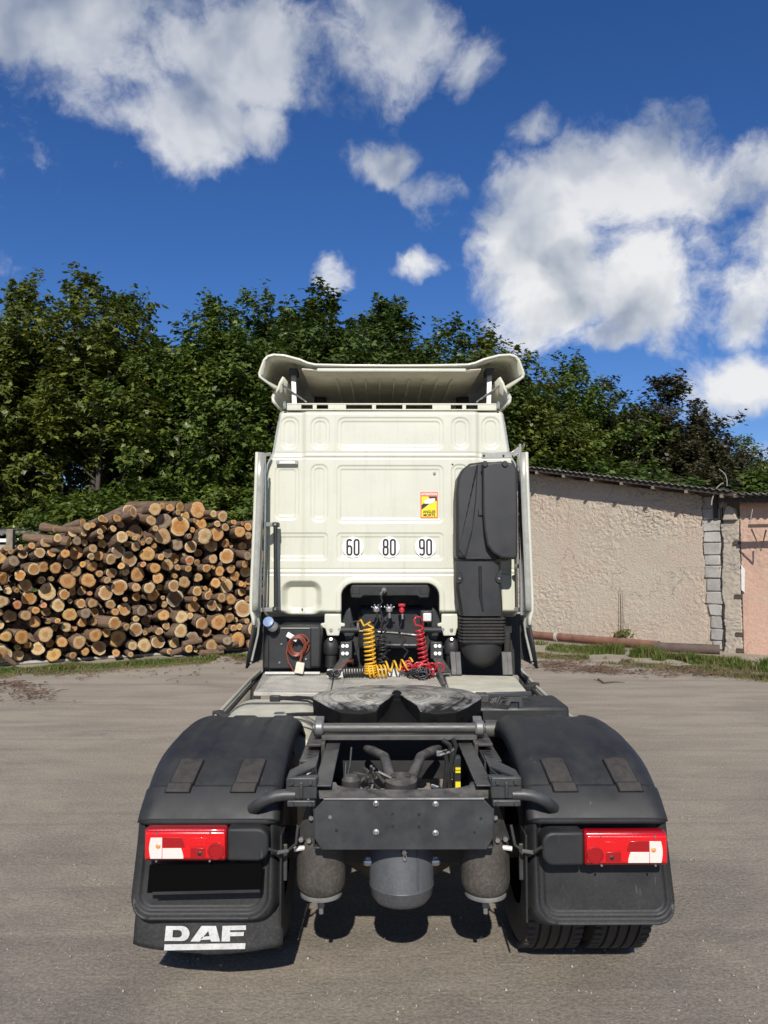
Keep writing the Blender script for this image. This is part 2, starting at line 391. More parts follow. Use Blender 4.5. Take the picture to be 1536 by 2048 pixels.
# ================================================================== GROUND
def ground_mat():
    m, t, b, o = newmat('packed_dirt_yard'); k = NT(t)
    co = k.n('ShaderNodeTexCoord').outputs['Object']
    sx = k.n('ShaderNodeSeparateXYZ', {0: co})
    far = k.map(sx.outputs[1], 4.5, 9.5, 0, 1, True)
    trk = k.scalev(co, (.35, 1.1, 1.))
    tracks = k.noise(trk, 1.6, 6, .62, .4)
    patch = k.noise(co, .55, 6, .6, .7)
    med = k.noise(co, 3.3, 7, .68, .3)
    fine = k.noise(co, 48, 6, .72)
    grit = k.noise(co, 150, 3, .7)
    c = k.mix(k.map(patch, .34, .66, 0, 1, True), (.225, .192, .150), (.375, .315, .238))
    c = k.mix(k.math('MULTIPLY', k.map(med, .40, .7), .5), c, (.165, .148, .125))
    c = k.mix(k.math('MULTIPLY', far, .9), c, k.mix(k.map(tracks, .36, .62, 0, 1, True), (.33, .275, .205), (.445, .375, .28)))
    rot = k.n('ShaderNodeMapping', {0: co}); rot.inputs['Rotation'].default_value = (0, 0, R(24)); rot.inputs['Scale'].default_value = (.10, 2.6, 1.)
    tw = k.map(k.noise(rot.outputs[0], 1.3, 5, .6, .8), .50, .66, 0, 1, True)
    c = k.mix(k.math('MULTIPLY', tw, .30), c, (.135, .120, .10))
    rot2 = k.n('ShaderNodeMapping', {0: co}); rot2.inputs['Rotation'].default_value = (0, 0, R(-38)); rot2.inputs['Scale'].default_value = (.14, 3.2, 1.)
    tw2 = k.map(k.noise(rot2.outputs[0], 1.5, 5, .6, .8), .55, .68, 0, 1, True)
    c = k.mix(k.math('MULTIPLY', tw2, .28), c, (.42, .37, .29))
    # soft dark stains
    st = k.map(k.noise(k.scalev(co, (.5, 1.2, 1.)), .9, 5, .6, .5), .60, .74, 0, 1, True)
    c = k.mix(k.math('MULTIPLY', st, .5), c, (.11, .105, .095))
    c = k.mix(k.map(fine, .28, .72), k.mix(.42, c, (.0, .0, .0)), k.mix(.22, c, (.66, .61, .53)))
    sp = k.map(k.noise(co, 95, 2, .5), .66, .72)
    c = k.mix(k.math('MULTIPLY', sp, .55), c, (.55, .52, .47))
    t.links.new(c, b.inputs['Base Color']); b.inputs['Roughness'].default_value = .92; b.inputs['Specular IOR Level'].default_value = .2
    h = k.math('ADD', k.math('MULTIPLY', med, .7), k.math('ADD', k.math('MULTIPLY', fine, .32), k.math('MULTIPLY', grit, .12)))
    t.links.new(k.bump(h, .75, .035), b.inputs['Normal'])
    return m
M['ground'] = ground_mat()
def ground_z(x, y):
    """the yard is level under the truck and rolls by a centimetre or two further off"""
    w = sstep(6.5, 11.0, y) + sstep(2.2, 5.0, np.abs(x)) * .6
    return fbm(x * .35, y * .35, 0 * x, 2, 5) * .003 * np.clip(w, 0, 1)
xs = np.concatenate([[-600, -200, -80, -40], np.linspace(-24, 24, 120), [40, 80, 200, 600]])
ys = np.concatenate([[-300, -60, -20], np.linspace(-6, 34, 120), [50, 90, 200, 500, 1500]])
gx, gy = np.meshgrid(xs, ys)
gz = ground_z(gx, gy) * (np.abs(gx) < 24) * (gy < 34)
V = np.stack([gx, gy, gz], -1).reshape(-1, 3); nx = len(xs)
ii, jj = np.meshgrid(np.arange(len(ys) - 1), np.arange(nx - 1), indexing='ij')
F = np.stack([ii * nx + jj, ii * nx + jj + 1, (ii + 1) * nx + jj + 1, (ii + 1) * nx + jj], -1).reshape(-1, 4)
g = link('ground', npmesh('ground', V, F), M['ground'], None, 60); g['kind'] = 'structure'

# loose stones: real small pebbles
def pebbles(n):
    V = []; F = []; base = np.array([[1, 0, 0], [0, 1, 0], [-1, 0, 0], [0, -1, 0], [0, 0, .75], [0, 0, -.4]], float)
    fc = np.array([[0, 1, 4], [1, 2, 4], [2, 3, 4], [3, 0, 4], [1, 0, 5], [2, 1, 5], [3, 2, 5], [0, 3, 5]])
    for i in range(n):
        y = 2.9 + 11 * RNG.random() ** 2.0; x = (RNG.random() * 2 - 1) * (y * .58)
        r = .0025 + .008 * RNG.random() ** 5
        a = RNG.random() * 6.28; c, s = math.cos(a), math.sin(a)
        p = base * r * (0.6 + .8 * RNG.random((6, 1)))
        p = np.stack([p[:, 0] * c - p[:, 1] * s, p[:, 0] * s + p[:, 1] * c, p[:, 2]], 1)
        V.append(p + [x, y, r * .25 + float(ground_z(np.array(x), np.array(y)))]); F.append(fc + 6 * i)
    return npmesh('loose_gravel', np.concatenate(V), np.concatenate(F))
M['pebble'] = pm('pebble', (.33, .30, .25), .85, var=.4, vs=3)
tag(link('loose_gravel', pebbles(4200), M['pebble'], None, 0), 'pale grit and small stones scattered over the yard', 'gravel', kind='stuff')

# ================================================================== GRASS
def grass_mat(name, a, b_, dry):
    m, t, b, o = newmat(name); k = NT(t)
    rnd = k.n('ShaderNodeNewGeometry').outputs['Random Per Island']
    co = k.n('ShaderNodeTexCoord').outputs['Object']
    c = k.mix(rnd, a, b_)
    c = k.mix(k.map(k.noise(co, 2.4, 4, .6), .45, .65), c, dry)
    t.links.new(c, b.inputs['Base Color']); b.inputs['Roughness'].default_value = .6; b.inputs['Specular IOR Level'].default_value = .25
    tr = k.n('ShaderNodeBsdfTranslucent', {'Color': c}).outputs[0]
    ms = k.n('ShaderNodeMixShader', {0: .25, 1: b.outputs[0], 2: tr}).outputs[0]
    t.links.new(ms, o.inputs[0]); return m
M['grass'] = grass_mat('grass_blades', (.06, .105, .018), (.15, .19, .04), (.19, .165, .065))
M['dry_grass'] = grass_mat('dry_grass_blades', (.09, .11, .03), (.20, .18, .08), (.24, .19, .10))
def grass_strip(name, label, path, width, n, h0, h1, mat, seedv, patchy=.0):
    rg = np.random.default_rng(seedv); P = np.array(path, float)
    seg = np.linalg.norm(np.diff(P, axis=0), axis=1); cum = np.concatenate([[0], np.cumsum(seg)])
    u = rg.random(n) * cum[-1]; x = np.interp(u, cum, P[:, 0]); y = np.interp(u, cum, P[:, 1])
    wv = np.interp(u, cum, width)
    off_ = np.clip(rg.normal(0, .36, n), -1, 1) * wv
    idx = np.clip(np.searchsorted(cum, u) - 1, 0, len(seg) - 1); d = (np.diff(P, axis=0) / seg[:, None])[idx]
    x = x - d[:, 1] * off_; y = y + d[:, 0] * off_
    keep = vnoise(x * 1.3, y * 1.3, 0 * x, 3) + .6 * vnoise(x * 4, y * 4, 0 * x, 9) > (patchy - .8)
    x, y, wv, off_ = x[keep], y[keep], wv[keep], off_[keep]; n = len(x)
    tall = np.clip(.62 + .5 * vnoise(x * 1.7, y * 1.7, 0 * x, 33), .2, 1.2)
    h = (h0 + (h1 - h0) * rg.random(n) ** 2) * (1 - .6 * np.abs(off_) / wv) * tall
    a = rg.random(n) * 6.283; lean = rg.random(n) * .9 * h; bw = .004 + .006 * rg.random(n)
    dx, dy = np.cos(a), np.sin(a); gzv = ground_z(x, y)
    b0 = np.stack([x - dy * bw, y + dx * bw, gzv], 1); b1 = np.stack([x + dy * bw, y - dx * bw, gzv], 1)
    m0 = np.stack([x - dy * bw * .7 + dx * lean * .35, y + dx * bw * .7 + dy * lean * .35, gzv + h * .6], 1)
    m1 = np.stack([x + dy * bw * .7 + dx * lean * .35, y - dx * bw * .7 + dy * lean * .35, gzv + h * .6], 1)
    tp = np.stack([x + dx * lean, y + dy * lean, gzv + h * .95], 1)
    V = np.stack([b0, b1, m1, m0, tp], 1).reshape(-1, 3); k = np.arange(n)[:, None] * 5
    F = np.concatenate([k + [[0, 1, 2]], k + [[0, 2, 3]], k + [[3, 2, 4]]])
    tag(link(name, npmesh(name, V, F), mat, None, 0), label, 'grass', kind='stuff')
def gp(px, py): q = G(px, py); return (q.x, q.y)
grass_strip('grass', 'strip of short grass along the foot of the log pile', [gp(-120, 1352), gp(150, 1336), gp(300, 1327), gp(520, 1310), gp(760, 1295)], [.55, .55, .5, .5, .5], 30000, .03, .17, M['grass'], 1, .45)
grass_strip('dry_grass', 'thin worn grass fringing the yard below the log pile', [gp(-120, 1362), gp(150, 1345), gp(300, 1334), gp(520, 1316)], [.5, .5, .4, .4], 9000, .02, .07, M['dry_grass'], 2, .6)

# concrete strip on which the logs rest
M['concrete'] = pm('old_concrete', (.40, .38, .33), .9, var=.25, vs=5, bump=.4, bs=40)
kb = MB()
a0, a1 = G(-200, 1345), G(600, 1293)
dv = (a1 - a0).normalized(); nv = Vector((-dv.y, dv.x, 0))
kb.extrude([a0 - nv * .0, a1 - nv * .0, a1 + nv * 4.2, a0 + nv * 4.2], (0, 0, .055))
tag(kb.build('concrete_slab', M['concrete'], None, bevel=.02), 'weathered concrete strip under the stacked logs', 'slab'); bpy.data.objects['concrete_slab']['kind'] = 'structure'

# ================================================================== LOG PILE
def bark_mat():
    m, t, b, o = newmat('bark'); k = NT(t)
    co = k.n('ShaderNodeTexCoord').outputs['Object']; oi = k.n('ShaderNodeObjectInfo')
    v = k.n('ShaderNodeVectorMath', {0: co, 1: k.scalev(oi.outputs['Location'], (7., 3., 5.))}, operation='ADD').outputs[0]
    a = k.noise(k.scalev(v, (2.6, 2.6, 2.2)), 2.2, 7, .68, .4)
    fl = k.noise(k.scalev(v, (5, 5, 3)), 2.2, 5, .65)
    c = k.mix(k.map(a, .32, .68), (.09, .056, .034), (.31, .205, .135))
    c = k.mix(k.map(fl, .56, .74), c, (.30, .19, .13))
    c = k.mix(k.math('MULTIPLY', oi.outputs['Random'], .3), c, (.15, .13, .115))
    t.links.new(c, b.inputs['Base Color']); b.inputs['Roughness'].default_value = .9; b.inputs['Specular IOR Level'].default_value = .2
    t.links.new(k.bump(k.math('ADD', a, k.math('MULTIPLY', fl, .5)), .9, .03), b.inputs['Normal'])
    return m
def cut_mat():
    m, t, b, o = newmat('sawn_end'); k = NT(t)
    co = k.n('ShaderNodeTexCoord').outputs['Object']; oi = k.n('ShaderNodeObjectInfo')
    sx = k.n('ShaderNodeSeparateXYZ', {0: co})
    p2 = k.n('ShaderNodeCombineXYZ', {0: sx.outputs[0], 1: sx.outputs[1], 2: k.math('MULTIPLY', oi.outputs['Random'], 37.)}).outputs[0]
    wob = k.noise(p2, 2.2, 4, .6)
    r0 = k.math('SQRT', k.math('ADD', k.math('MULTIPLY', sx.outputs[0], sx.outputs[0]), k.math('MULTIPLY', sx.outputs[1], sx.outputs[1])))
    r = k.math('ADD', r0, k.math('MULTIPLY', k.math('SUBTRACT', wob, .5), .22))
    rings = k.n('ShaderNodeTexNoise', {'W': k.math('MULTIPLY', r, 16.), 'Scale': 1.0, 'Detail': 2.0}, noise_dimensions='1D').outputs['Fac']
    base = oi.outputs['Color']
    heart = k.mix(1.0, base, (.78, .60, .44), 'MULTIPLY')
    hr = k.math('ADD', k.map(oi.outputs['Random'], 0, 1, .30, .62), 0.)
    hf = k.n('ShaderNodeMapRange', {'Value': k.math('SUBTRACT', r, hr), 'From Min': -.06, 'From Max': .08, 'To Min': 1., 'To Max': 0.}).outputs[0]
    c = k.mix(k.math('MULTIPLY', hf, .85), base, heart)
    c = k.mix(k.math('MULTIPLY', k.map(rings, .35, .65), .35), c, k.mix(1.0, c, (.6, .5, .42), 'MULTIPLY'))
    saw = k.noise(k.scalev(p2, (1.6, 9., 1.)), 2.0, 5, .65)
    c = k.mix(k.math('MULTIPLY', k.map(saw, .42, .68), .32), c, k.mix(1.0, c, (.5, .45, .42), 'MULTIPLY'))
    dirt = k.map(k.noise(p2, 3.2, 6, .68, .4), .50, .72)
    c = k.mix(k.math('MULTIPLY', dirt, .62), c, (.12, .085, .055))
    # pale sapwood / cambium rim then bark edge
    rim = k.math('MULTIPLY', k.map(r0, .80, .86), k.map(oi.outputs['Random'], .55, .75))
    c = k.mix(k.math('MULTIPLY', rim, .75), c, (.66, .57, .40))
    c = k.mix(k.map(r0, .945, .975), c, (.11, .075, .05))
    # star shaped drying crack
    ang = k.n('ShaderNodeMath', {0: sx.outputs[1], 1: sx.outputs[0]}, operation='ARCTAN2').outputs[0]
    an = k.n('ShaderNodeTexNoise', {'W': k.math('ADD', k.math('MULTIPLY', ang, 1.6), k.math('MULTIPLY', oi.outputs['Random'], 90.)), 'Scale': 2.0, 'Detail': 2.0}, noise_dimensions='1D').outputs['Fac']
    ck = k.math('MULTIPLY', k.map(an, .685, .715), k.map(r0, .72, .55))
    c = k.mix(k.math('MULTIPLY', ck, .7), c, (.05, .03, .018))
    t.links.new(c, b.inputs['Base Color']); b.inputs['Roughness'].default_value = .85; b.inputs['Specular IOR Level'].default_value = .2
    t.links.new(k.bump(k.math('ADD', saw, rings), .45, .02), b.inputs['Normal'])
    return m
M['bark'] = bark_mat(); M['cut'] = cut_mat()
NS = 18
def log_variant(i):
    rg = np.random.default_rng(100 + i); th = np.arange(NS) / NS * 2 * math.pi
    rad = 1 + .075 * np.cos(2 * th + rg.random() * 6) + .045 * np.cos(3 * th + rg.random() * 6) + .035 * rg.normal(size=NS)
    zs = np.array([0, .012, .05, .15, .3, .45, .6, .75, .88, 1.0]); b = MB(); rings = []
    bend = rg.normal(0, .12, 2)
    for j, z in enumerate(zs):
        rr = rad * (1 + .035 * rg.normal(size=NS)) * (1 - .13 * z) * (.985 if j == 0 else 1)
        cx, cy = bend * (z * z) * 1.2
        rings.append([(cx + rr[q] * math.cos(th[q]), cy + rr[q] * math.sin(th[q]), z) for q in range(NS)])
    b.loft(rings, caps=False); b.f.append(tuple(9 * NS + q for q in range(NS)))
    me = bpy.data.meshes.new('log'); me.from_pydata(b.v, [], b.f); me.shade_smooth(); me.materials.append(M['bark'])
    # sawn face: slightly tilted fan with rough relief
    c = MB(); tl = rg.normal(0, .0035, 2); vs = [(0, 0, 0)]
    for f_ in (.35, .7, .93, .985):
        for q in range(NS):
            x, y = rings[0][q][0] * f_, rings[0][q][1] * f_
            vs.append((x, y, tl[0] * x + tl[1] * y + (-.002 if f_ < .95 else .0) + .0006 * rg.normal()))
    fs = [(0, 1 + (q + 1) % NS, 1 + q) for q in range(NS)]
    for j in range(3):
        for q in range(NS):
            fs.append((1 + j * NS + q, 1 + j * NS + (q + 1) % NS, 1 + (j + 1) * NS + (q + 1) % NS, 1 + (j + 1) * NS + q))
    for q in range(NS):
        vs.append(rings[1][q])
    mc = bpy.data.meshes.new('cut_face'); mc.from_pydata(vs[:1 + 4 * NS], [], fs); mc.shade_smooth(); mc.materials.append(M['cut'])
    bm = bmesh.new(); bm.from_mesh(mc); bmesh.ops.recalc_face_normals(bm, faces=bm.faces); bm.to_mesh(mc); bm.free()
    return me, mc
LV = [log_variant(i) for i in range(8)]
pl, pr = G(0, 1338), G(500, 1306)
pu = (pr - pl); PLEN = pu.length; pu.normalize(); pn = Vector((-pu.y, pu.x, 0)).normalized()
if pn.y < 0: pn = -pn
def on_face(px, py):      # pixel ray on the face of the pile -> (u, z)
    d = ray(px, py); t = (pl - CAM).dot(pn) / d.dot(pn); q = CAM + d * t
    return (q - pl).dot(pu), q.z
top = [on_face(px, py) for px, py in [(-120, 1130), (0, 1092), (60, 1085), (95, 1066), (150, 1050), (200, 1040), (255, 1016), (275, 1004), (415, 1002), (435, 1012), (465, 1036), (500, 1042), (640, 1060)]]
def ztop(u): return float(np.interp(u, [p[0] for p in top], [p[1] for p in top]))
U0, U1 = -0.75, PLEN + .7
discs = []
def try_add(u, z, r, slack=.97):
    for (a, b, c) in discs:
        if (a - u) ** 2 + (b - z) ** 2 < ((c + r) * slack) ** 2: return False
    discs.append((u, z, r)); return True
rl = random.Random(5)
# top edge first so that the skyline of the pile is right
for px, py, r_ in [(268, 1022, 17), (310, 1018, 13), (346, 1014, 9), (370, 1012, 11), (404, 1018, 17), (450, 1032, 11), (332, 1042, 17), (363, 1052, 20), (387, 1040, 14), (411, 1046, 13), (434, 1042, 15),
                   (285, 1062, 16), (304, 1040, 11), (328, 1072, 17), (410, 1072, 16), (437, 1068, 14), (174, 1053, 8), (188, 1050, 6), (202, 1037, 7), (213, 1056, 9), (170, 1067, 6), (249, 1048, 7), (232, 1056, 7),
                   (137, 1085, 10), (158, 1081, 9), (82, 1105, 11), (108, 1105, 9), (50, 1108, 9), (28, 1122, 11), (0, 1115, 14), (212, 1087, 9), (243, 1074, 12), (190, 1077, 6), (158, 1105, 15), (201, 1112, 10),
                   (265, 1118, 16), (300, 1108, 15), (242, 1103, 14), (432, 1090, 14), (457, 1112, 15), (470, 1098, 11), (240, 1175, 16), (214, 1186, 15), (93, 1270, 15), (242, 1280, 17), (362, 1199, 18), (440, 1245, 16),
                   (62, 1198, 15), (55, 1172, 13), (8, 1158, 13), (5, 1203, 13), (45, 1275, 15), (30, 1292, 14), (205, 1300, 15), (112, 1313, 14), (355, 1260, 14), (346, 1272, 12)]:
    u, z = on_face(px, py); rr = r_ * (pl + pu * u - CAM).y / FPX
    if z > rr * .8: try_add(u, z, rr, .80)
for cls, cnt in (((.15, .19), 10), ((.115, .15), 42), ((.09, .115), 110), ((.07, .09), 170), ((.048, .07), 170)):
    for _ in range(cnt * 14):
        r_ = rl.uniform(*cls); u = rl.uniform(U0, U1); zt = ztop(u)
        z = .06 + r_ + rl.random() * max(0, zt - 2 * r_ - .06)
        if z + r_ > zt + .02: continue
        if try_add(u, z, r_, .985): cnt -= 1
        if cnt <= 0: break
tones = [('orange', (.60, .345, .13)), ('orange', (.56, .33, .14)), ('tan', (.50, .345, .18)), ('tan', (.46, .31, .16)), ('pale', (.66, .50, .27)), ('grey', (.30, .24, .17)), ('reddish', (.55, .26, .14)), ('honey', (.58, .38, .15))]
TONEW = [5, 5, 5, 4, 2, 2, 1, 4]
zmax = max(p[1] for p in top)
seen_u = on_face(495, 1180)[0]
lab_count = {}
def row_word(z, u):
    f = z / max(ztop(u), .5)
    return ['bottom row', 'second lowest row', 'lower middle', 'upper middle', 'second highest row', 'top row'][min(5, int(f * 6))]
def col_word(u):
    f = u / seen_u
    return ['far left', 'left part', 'left of middle', 'right of middle', 'right part', 'beside the cab'][max(0, min(5, int(f * 6)))]
logs = []
for (u, z, r_) in discs:
    if u > seen_u + .35: continue
    logs.append((u, z, r_))
for i, (u, z, r_) in enumerate(logs):
    me, mc = LV[rl.randrange(8)]
    tn, tcol = rl.choices(tones, TONEW)[0]
    prot = rl.uniform(-.05, .42) if rl.random() < .85 else rl.uniform(-.28, .65)
    f = z / max(ztop(u), .5)
    p = pl + pu * u + Vector((0, 0, z)) + pn * prot
    topleft = f > .80 and u < seen_u * .5
    yaw = rl.gauss(0, .09) + (rl.uniform(.0, .16) if topleft else 0); tilt = rl.gauss(0, .05) - (.17 if topleft else 0)
    if rl.random() < .10 and not topleft: yaw += rl.uniform(.15, .42) * rl.choice((1, 1, -1))
    ax = (Matrix.Rotation(yaw, 3, 'Z') @ pn); ax = (ax + Vector((0, 0, tilt))).normalized()
    ln = rl.uniform(2.4, 3.6) * (.6 if topleft else 1)
    zax = ax; xax = Vector((0, 0, 1)).cross(zax).normalized(); yax = zax.cross(xax)
    spin = Matrix.Rotation(rl.random() * 6.28, 3, 'Z')
    rot = Matrix((xax, yax, zax)).transposed() @ spin
    o = bpy.data.objects.new('log', me); COL.objects.link(o)
    o.location = p; o.rotation_euler = rot.to_euler(); o.scale = (r_, r_, ln)
    j = rl.uniform(.82, 1.12); o.color = (tcol[0] * j, tcol[1] * j, tcol[2] * j, 1)
    c = bpy.data.objects.new('cut_face', mc); COL.objects.link(c); c.parent = o; c.color = o.color
    sz = 'thick' if r_ > .135 else 'middling' if r_ > .09 else 'slim' if r_ > .066 else 'very thin'
    jut = ' jutting out' if prot > .34 else ' set back' if prot < .06 else ''
    lab = f'{sz} log{jut} with {tn} sawn end, {row_word(z, u)}, {col_word(u)}'
    lab_count[lab] = lab_count.get(lab, 0) + 1
    tag(o, lab, 'log', 'sawn logs stacked in the pile')
# shadowed log butts deep in the gaps of the pile
db = MB(); nf = 0
for _ in range(6000):
    if nf > 260: break
    u = rl.uniform(U0, seen_u + .3); z = rl.uniform(.08, ztop(u) - .16)
    dmin = min(math.hypot(a - u, b - z) - c for (a, b, c) in discs)
    if dmin < .012: continue
    r_ = dmin + .05; p0 = pl + pu * u + Vector((0, 0, z)) + pn * rl.uniform(.55, .8); p1 = p0 + pn * 1.9
    db.tube([p0, p1], [r_, r_ * .9], 9); discs.append((u, z, r_ * .7)); nf += 1
tag(db.build('shadowed_logs', M['bark'], None, recalc=False), 'shadowed log butts deep in the gaps of the pile', 'logs', kind='stuff')
# a few loose pieces lying crosswise at the foot of the pile
for k_, (p0, p1, ry, nm) in enumerate([((365, 1288), (402, 1279), 7, 'short dark bough lying crosswise in the pile foot below grey stump'), ((400, 1306), (446, 1304), 6, 'bark-covered bough lying flat on the slab near the cab'),
                                     ((436, 1298), (476, 1287), 7, 'slanting bark-covered bough under the logs close to the cab'), ((342, 1307), (362, 1299), 6, 'stubby broken branch at the pile foot, near its middle'), ((8, 1312), (32, 1330), 5, 'broken pale branch poking out at the far left pile foot')]):
    me, mc = LV[k_]
    a = G(*p0, .12 + .03 * k_); b = G(*p1, .12)
    def fc(px, py):
        d = ray(px, py); t = (pl - pn * .12 - CAM).dot(pn) / d.dot(pn); return CAM + d * t
    a, b = fc(*p0), fc(*p1); d = b - a
    zax = d.normalized(); xax = Vector((0, 0, 1)).cross(zax).normalized(); yax = zax.cross(xax)
    o = bpy.data.objects.new('bough', me); COL.objects.link(o); o.location = a
    o.rotation_euler = Matrix((xax, yax, zax)).transposed().to_euler(); rr = ry * 15.5 / FPX; o.scale = (rr, rr, d.length); o.color = (.3, .24, .17, 1)
    c = bpy.data.objects.new('cut_face', mc); COL.objects.link(c); c.parent = o; c.color = o.color
    tag(o, nm, 'bough')
# bark-covered logs seen lengthwise on the upper left shoulder and behind the cab
for k_, (p0, p1, rp, dy, nm) in enumerate([((138, 1083), (48, 1074), 9, .05, 'long dark-barked log seen lengthwise on the left shoulder'), ((172, 1062), (82, 1056), 7, .15, 'pale-barked log lying lengthwise above the dark one, left shoulder'),
                                     ((166, 1046), (128, 1056), 9, .3, 'rough barked stub showing its side on the upper left'), ((112, 1058), (86, 1052), 8, .45, 'short bark-covered block at the top left end of the pile'), ((266, 1024), (212, 1042), 11, .25, 'slanting barked log behind the leftmost big top log'),
                                     ((500, 1056), (448, 1055), 8, .2, 'flaky barked log lying lengthwise beside the cab, upper right'), ((506, 1046), (464, 1050), 6, .6, 'grey-barked log on the far right crest of the pile'),
                                     ((132, 1098), (14, 1106), 7, .25, 'long flaky log seen lengthwise low on the left shoulder')]):
    me, mc = LV[(k_ + 3) % 8]
    def fd(px, py, off_):
        d = ray(px, py); t = (pl + pn * off_ - CAM).dot(pn) / d.dot(pn); return CAM + d * t
    a, b = fd(*p0, dy), fd(*p1, dy + .5); d = b - a
    zax = d.normalized(); xax = Vector((0, 0, 1)).cross(zax).normalized(); yax = zax.cross(xax)
    o = bpy.data.objects.new('log', me); COL.objects.link(o); o.location = a
    o.rotation_euler = Matrix((xax, yax, zax)).transposed().to_euler(); rr = rp * 15.5 / FPX; o.scale = (rr, rr, d.length); o.color = (.55, .33, .14, 1)
    c = bpy.data.objects.new('cut_face', mc); COL.objects.link(c); c.parent = o; c.color = o.color
    tag(o, nm, 'log', 'sawn logs stacked in the pile')
print('LOGS', len(logs), 'labels', len(lab_count))

# ================================================================== SHED
def plaster_mat(name, ca, cb, cc, bump):
    m, t, b, o = newmat(name); k = NT(t)
    co = k.n('ShaderNodeTexCoord').outputs['Object']
    a = k.noise(co, .8, 6, .6, .5); b2 = k.noise(co, 3.0, 6, .65); fine = k.noise(co, 30, 5, .7)
    c = k.mix(k.map(a, .38, .62, 0, 1, True), ca, cb)
    c = k.mix(k.math('MULTIPLY', k.map(b2, .5, .7), .6), c, cc)
    c = k.mix(k.map(fine, .3, .7), k.mix(.22, c, (0, 0, 0)), c)
    wv = k.n('ShaderNodeVectorMath', {0: co, 1: k.scalev(k.n('ShaderNodeTexNoise', {'Vector': co, 'Scale': 2.2, 'Detail': 5.0}).outputs['Color'], (.55, .55, .55))}, operation='ADD').outputs[0]
    ve = k.n('ShaderNodeTexVoronoi', {'Vector': k.scalev(wv, (1.0, 1.0, 1.35)), 'Scale': .75}, feature='DISTANCE_TO_EDGE').outputs['Distance']
    ckm = k.math('MULTIPLY', k.map(ve, .010, .004), k.map(k.noise(co, 1.1, 3, .5), .50, .58))
    c = k.mix(k.math('MULTIPLY', ckm, .45), c, (.12, .095, .075))
    stn = k.map(k.noise(k.scalev(co, (3., 3., .5)), 1.3, 5, .62), .52, .72)
    c = k.mix(k.math('MULTIPLY', stn, .28), c, (.30, .26, .22))
    t.links.new(c, b.inputs['Base Color']); b.inputs['Roughness'].default_value = .93; b.inputs['Specular IOR Level'].default_value = .15
    t.links.new(k.bump(k.math('ADD', fine, k.math('MULTIPLY', b2, .6)), bump, .02), b.inputs['Normal'])
    return m
M['plaster'] = plaster_mat('rough_plaster', (.535, .468, .372), (.545, .445, .35), (.48, .44, .375), 1.3)
M['plaster_pink'] = plaster_mat('peach_plaster', (.60, .43, .325), (.61, .40, .30), (.55, .46, .36), .35)
M['plaster_grey'] = plaster_mat('grey_render', (.40, .355, .29), (.46, .40, .32), (.36, .33, .29), .4)
M['block'] = plaster_mat('concrete_block', (.50, .475, .43), (.33, .315, .29), (.58, .56, .51), .6)
M['block2'] = plaster_mat('pale_concrete_block', (.60, .58, .53), (.44, .42, .38), (.36, .34, .31), .6)
M['asb'] = pm('old_corrugated_sheet', (.15, .147, .138), .9, var=.35, vs=4, bump=.3, bs=40)
M['old_wood'] = pm('weathered_timber', (.20, .165, .125), .85, var=.3, vs=9, bump=.4, bs=60)
M['dark_wood'] = pm('dark_timber', (.045, .035, .028), .85, var=.3, vs=9, bump=.3, bs=60)
M['rust'] = pm('rusty_pipe', (.165, .070, .045), .82, var=.35, vs=4, bump=.3, bs=50, dust=.35, dustc=(.33, .26, .20))
M['rust_dark'] = pm('dark_rusty_pipe', (.085, .058, .048), .85, var=.3, vs=5, bump=.3, bs=50, dust=.2)
M['wire'] = pm('grey_wire', (.36, .33, .28), .6)
wl = G(1098, 1277); wr = G(1440, 1303)
wu = (wr - wl); wu.z = 0; wu.normalize(); wn = Vector((wu.y, -wu.x, 0))          # wn points out to the yard
if wn.y > 0: wn = -wn
def on_wall(px, py, off_=0.0):
    d = ray(px, py); q0 = wl + wn * off_; t = (q0 - CAM).dot(wn) / d.dot(wn); q = CAM + d * t
    return (q - wl).dot(wu), q.z
def wp(u, z, off_=0.0): return wl + wu * u + Vector((0, 0, z)) + wn * off_
shed = empty('shed', wp(2.0, 0, -2.0)); tag(shed, 'low shed with crumbling peach plaster and old corrugated roof', 'shed')
uL = on_wall(1066, 1200)[0] - 4.2; uC = on_wall(1412, 1150)[0]; uJ = on_wall(1446, 1150)[0]; uR = on_wall(1700, 1150, .25)[0]
zt_a = on_wall(1062, 941); zt_b = on_wall(1440, 988)
rs = (zt_b[1] - zt_a[1]) / (zt_b[0] - zt_a[0])
def zroof(u): return zt_a[1] + rs * (u - zt_a[0])
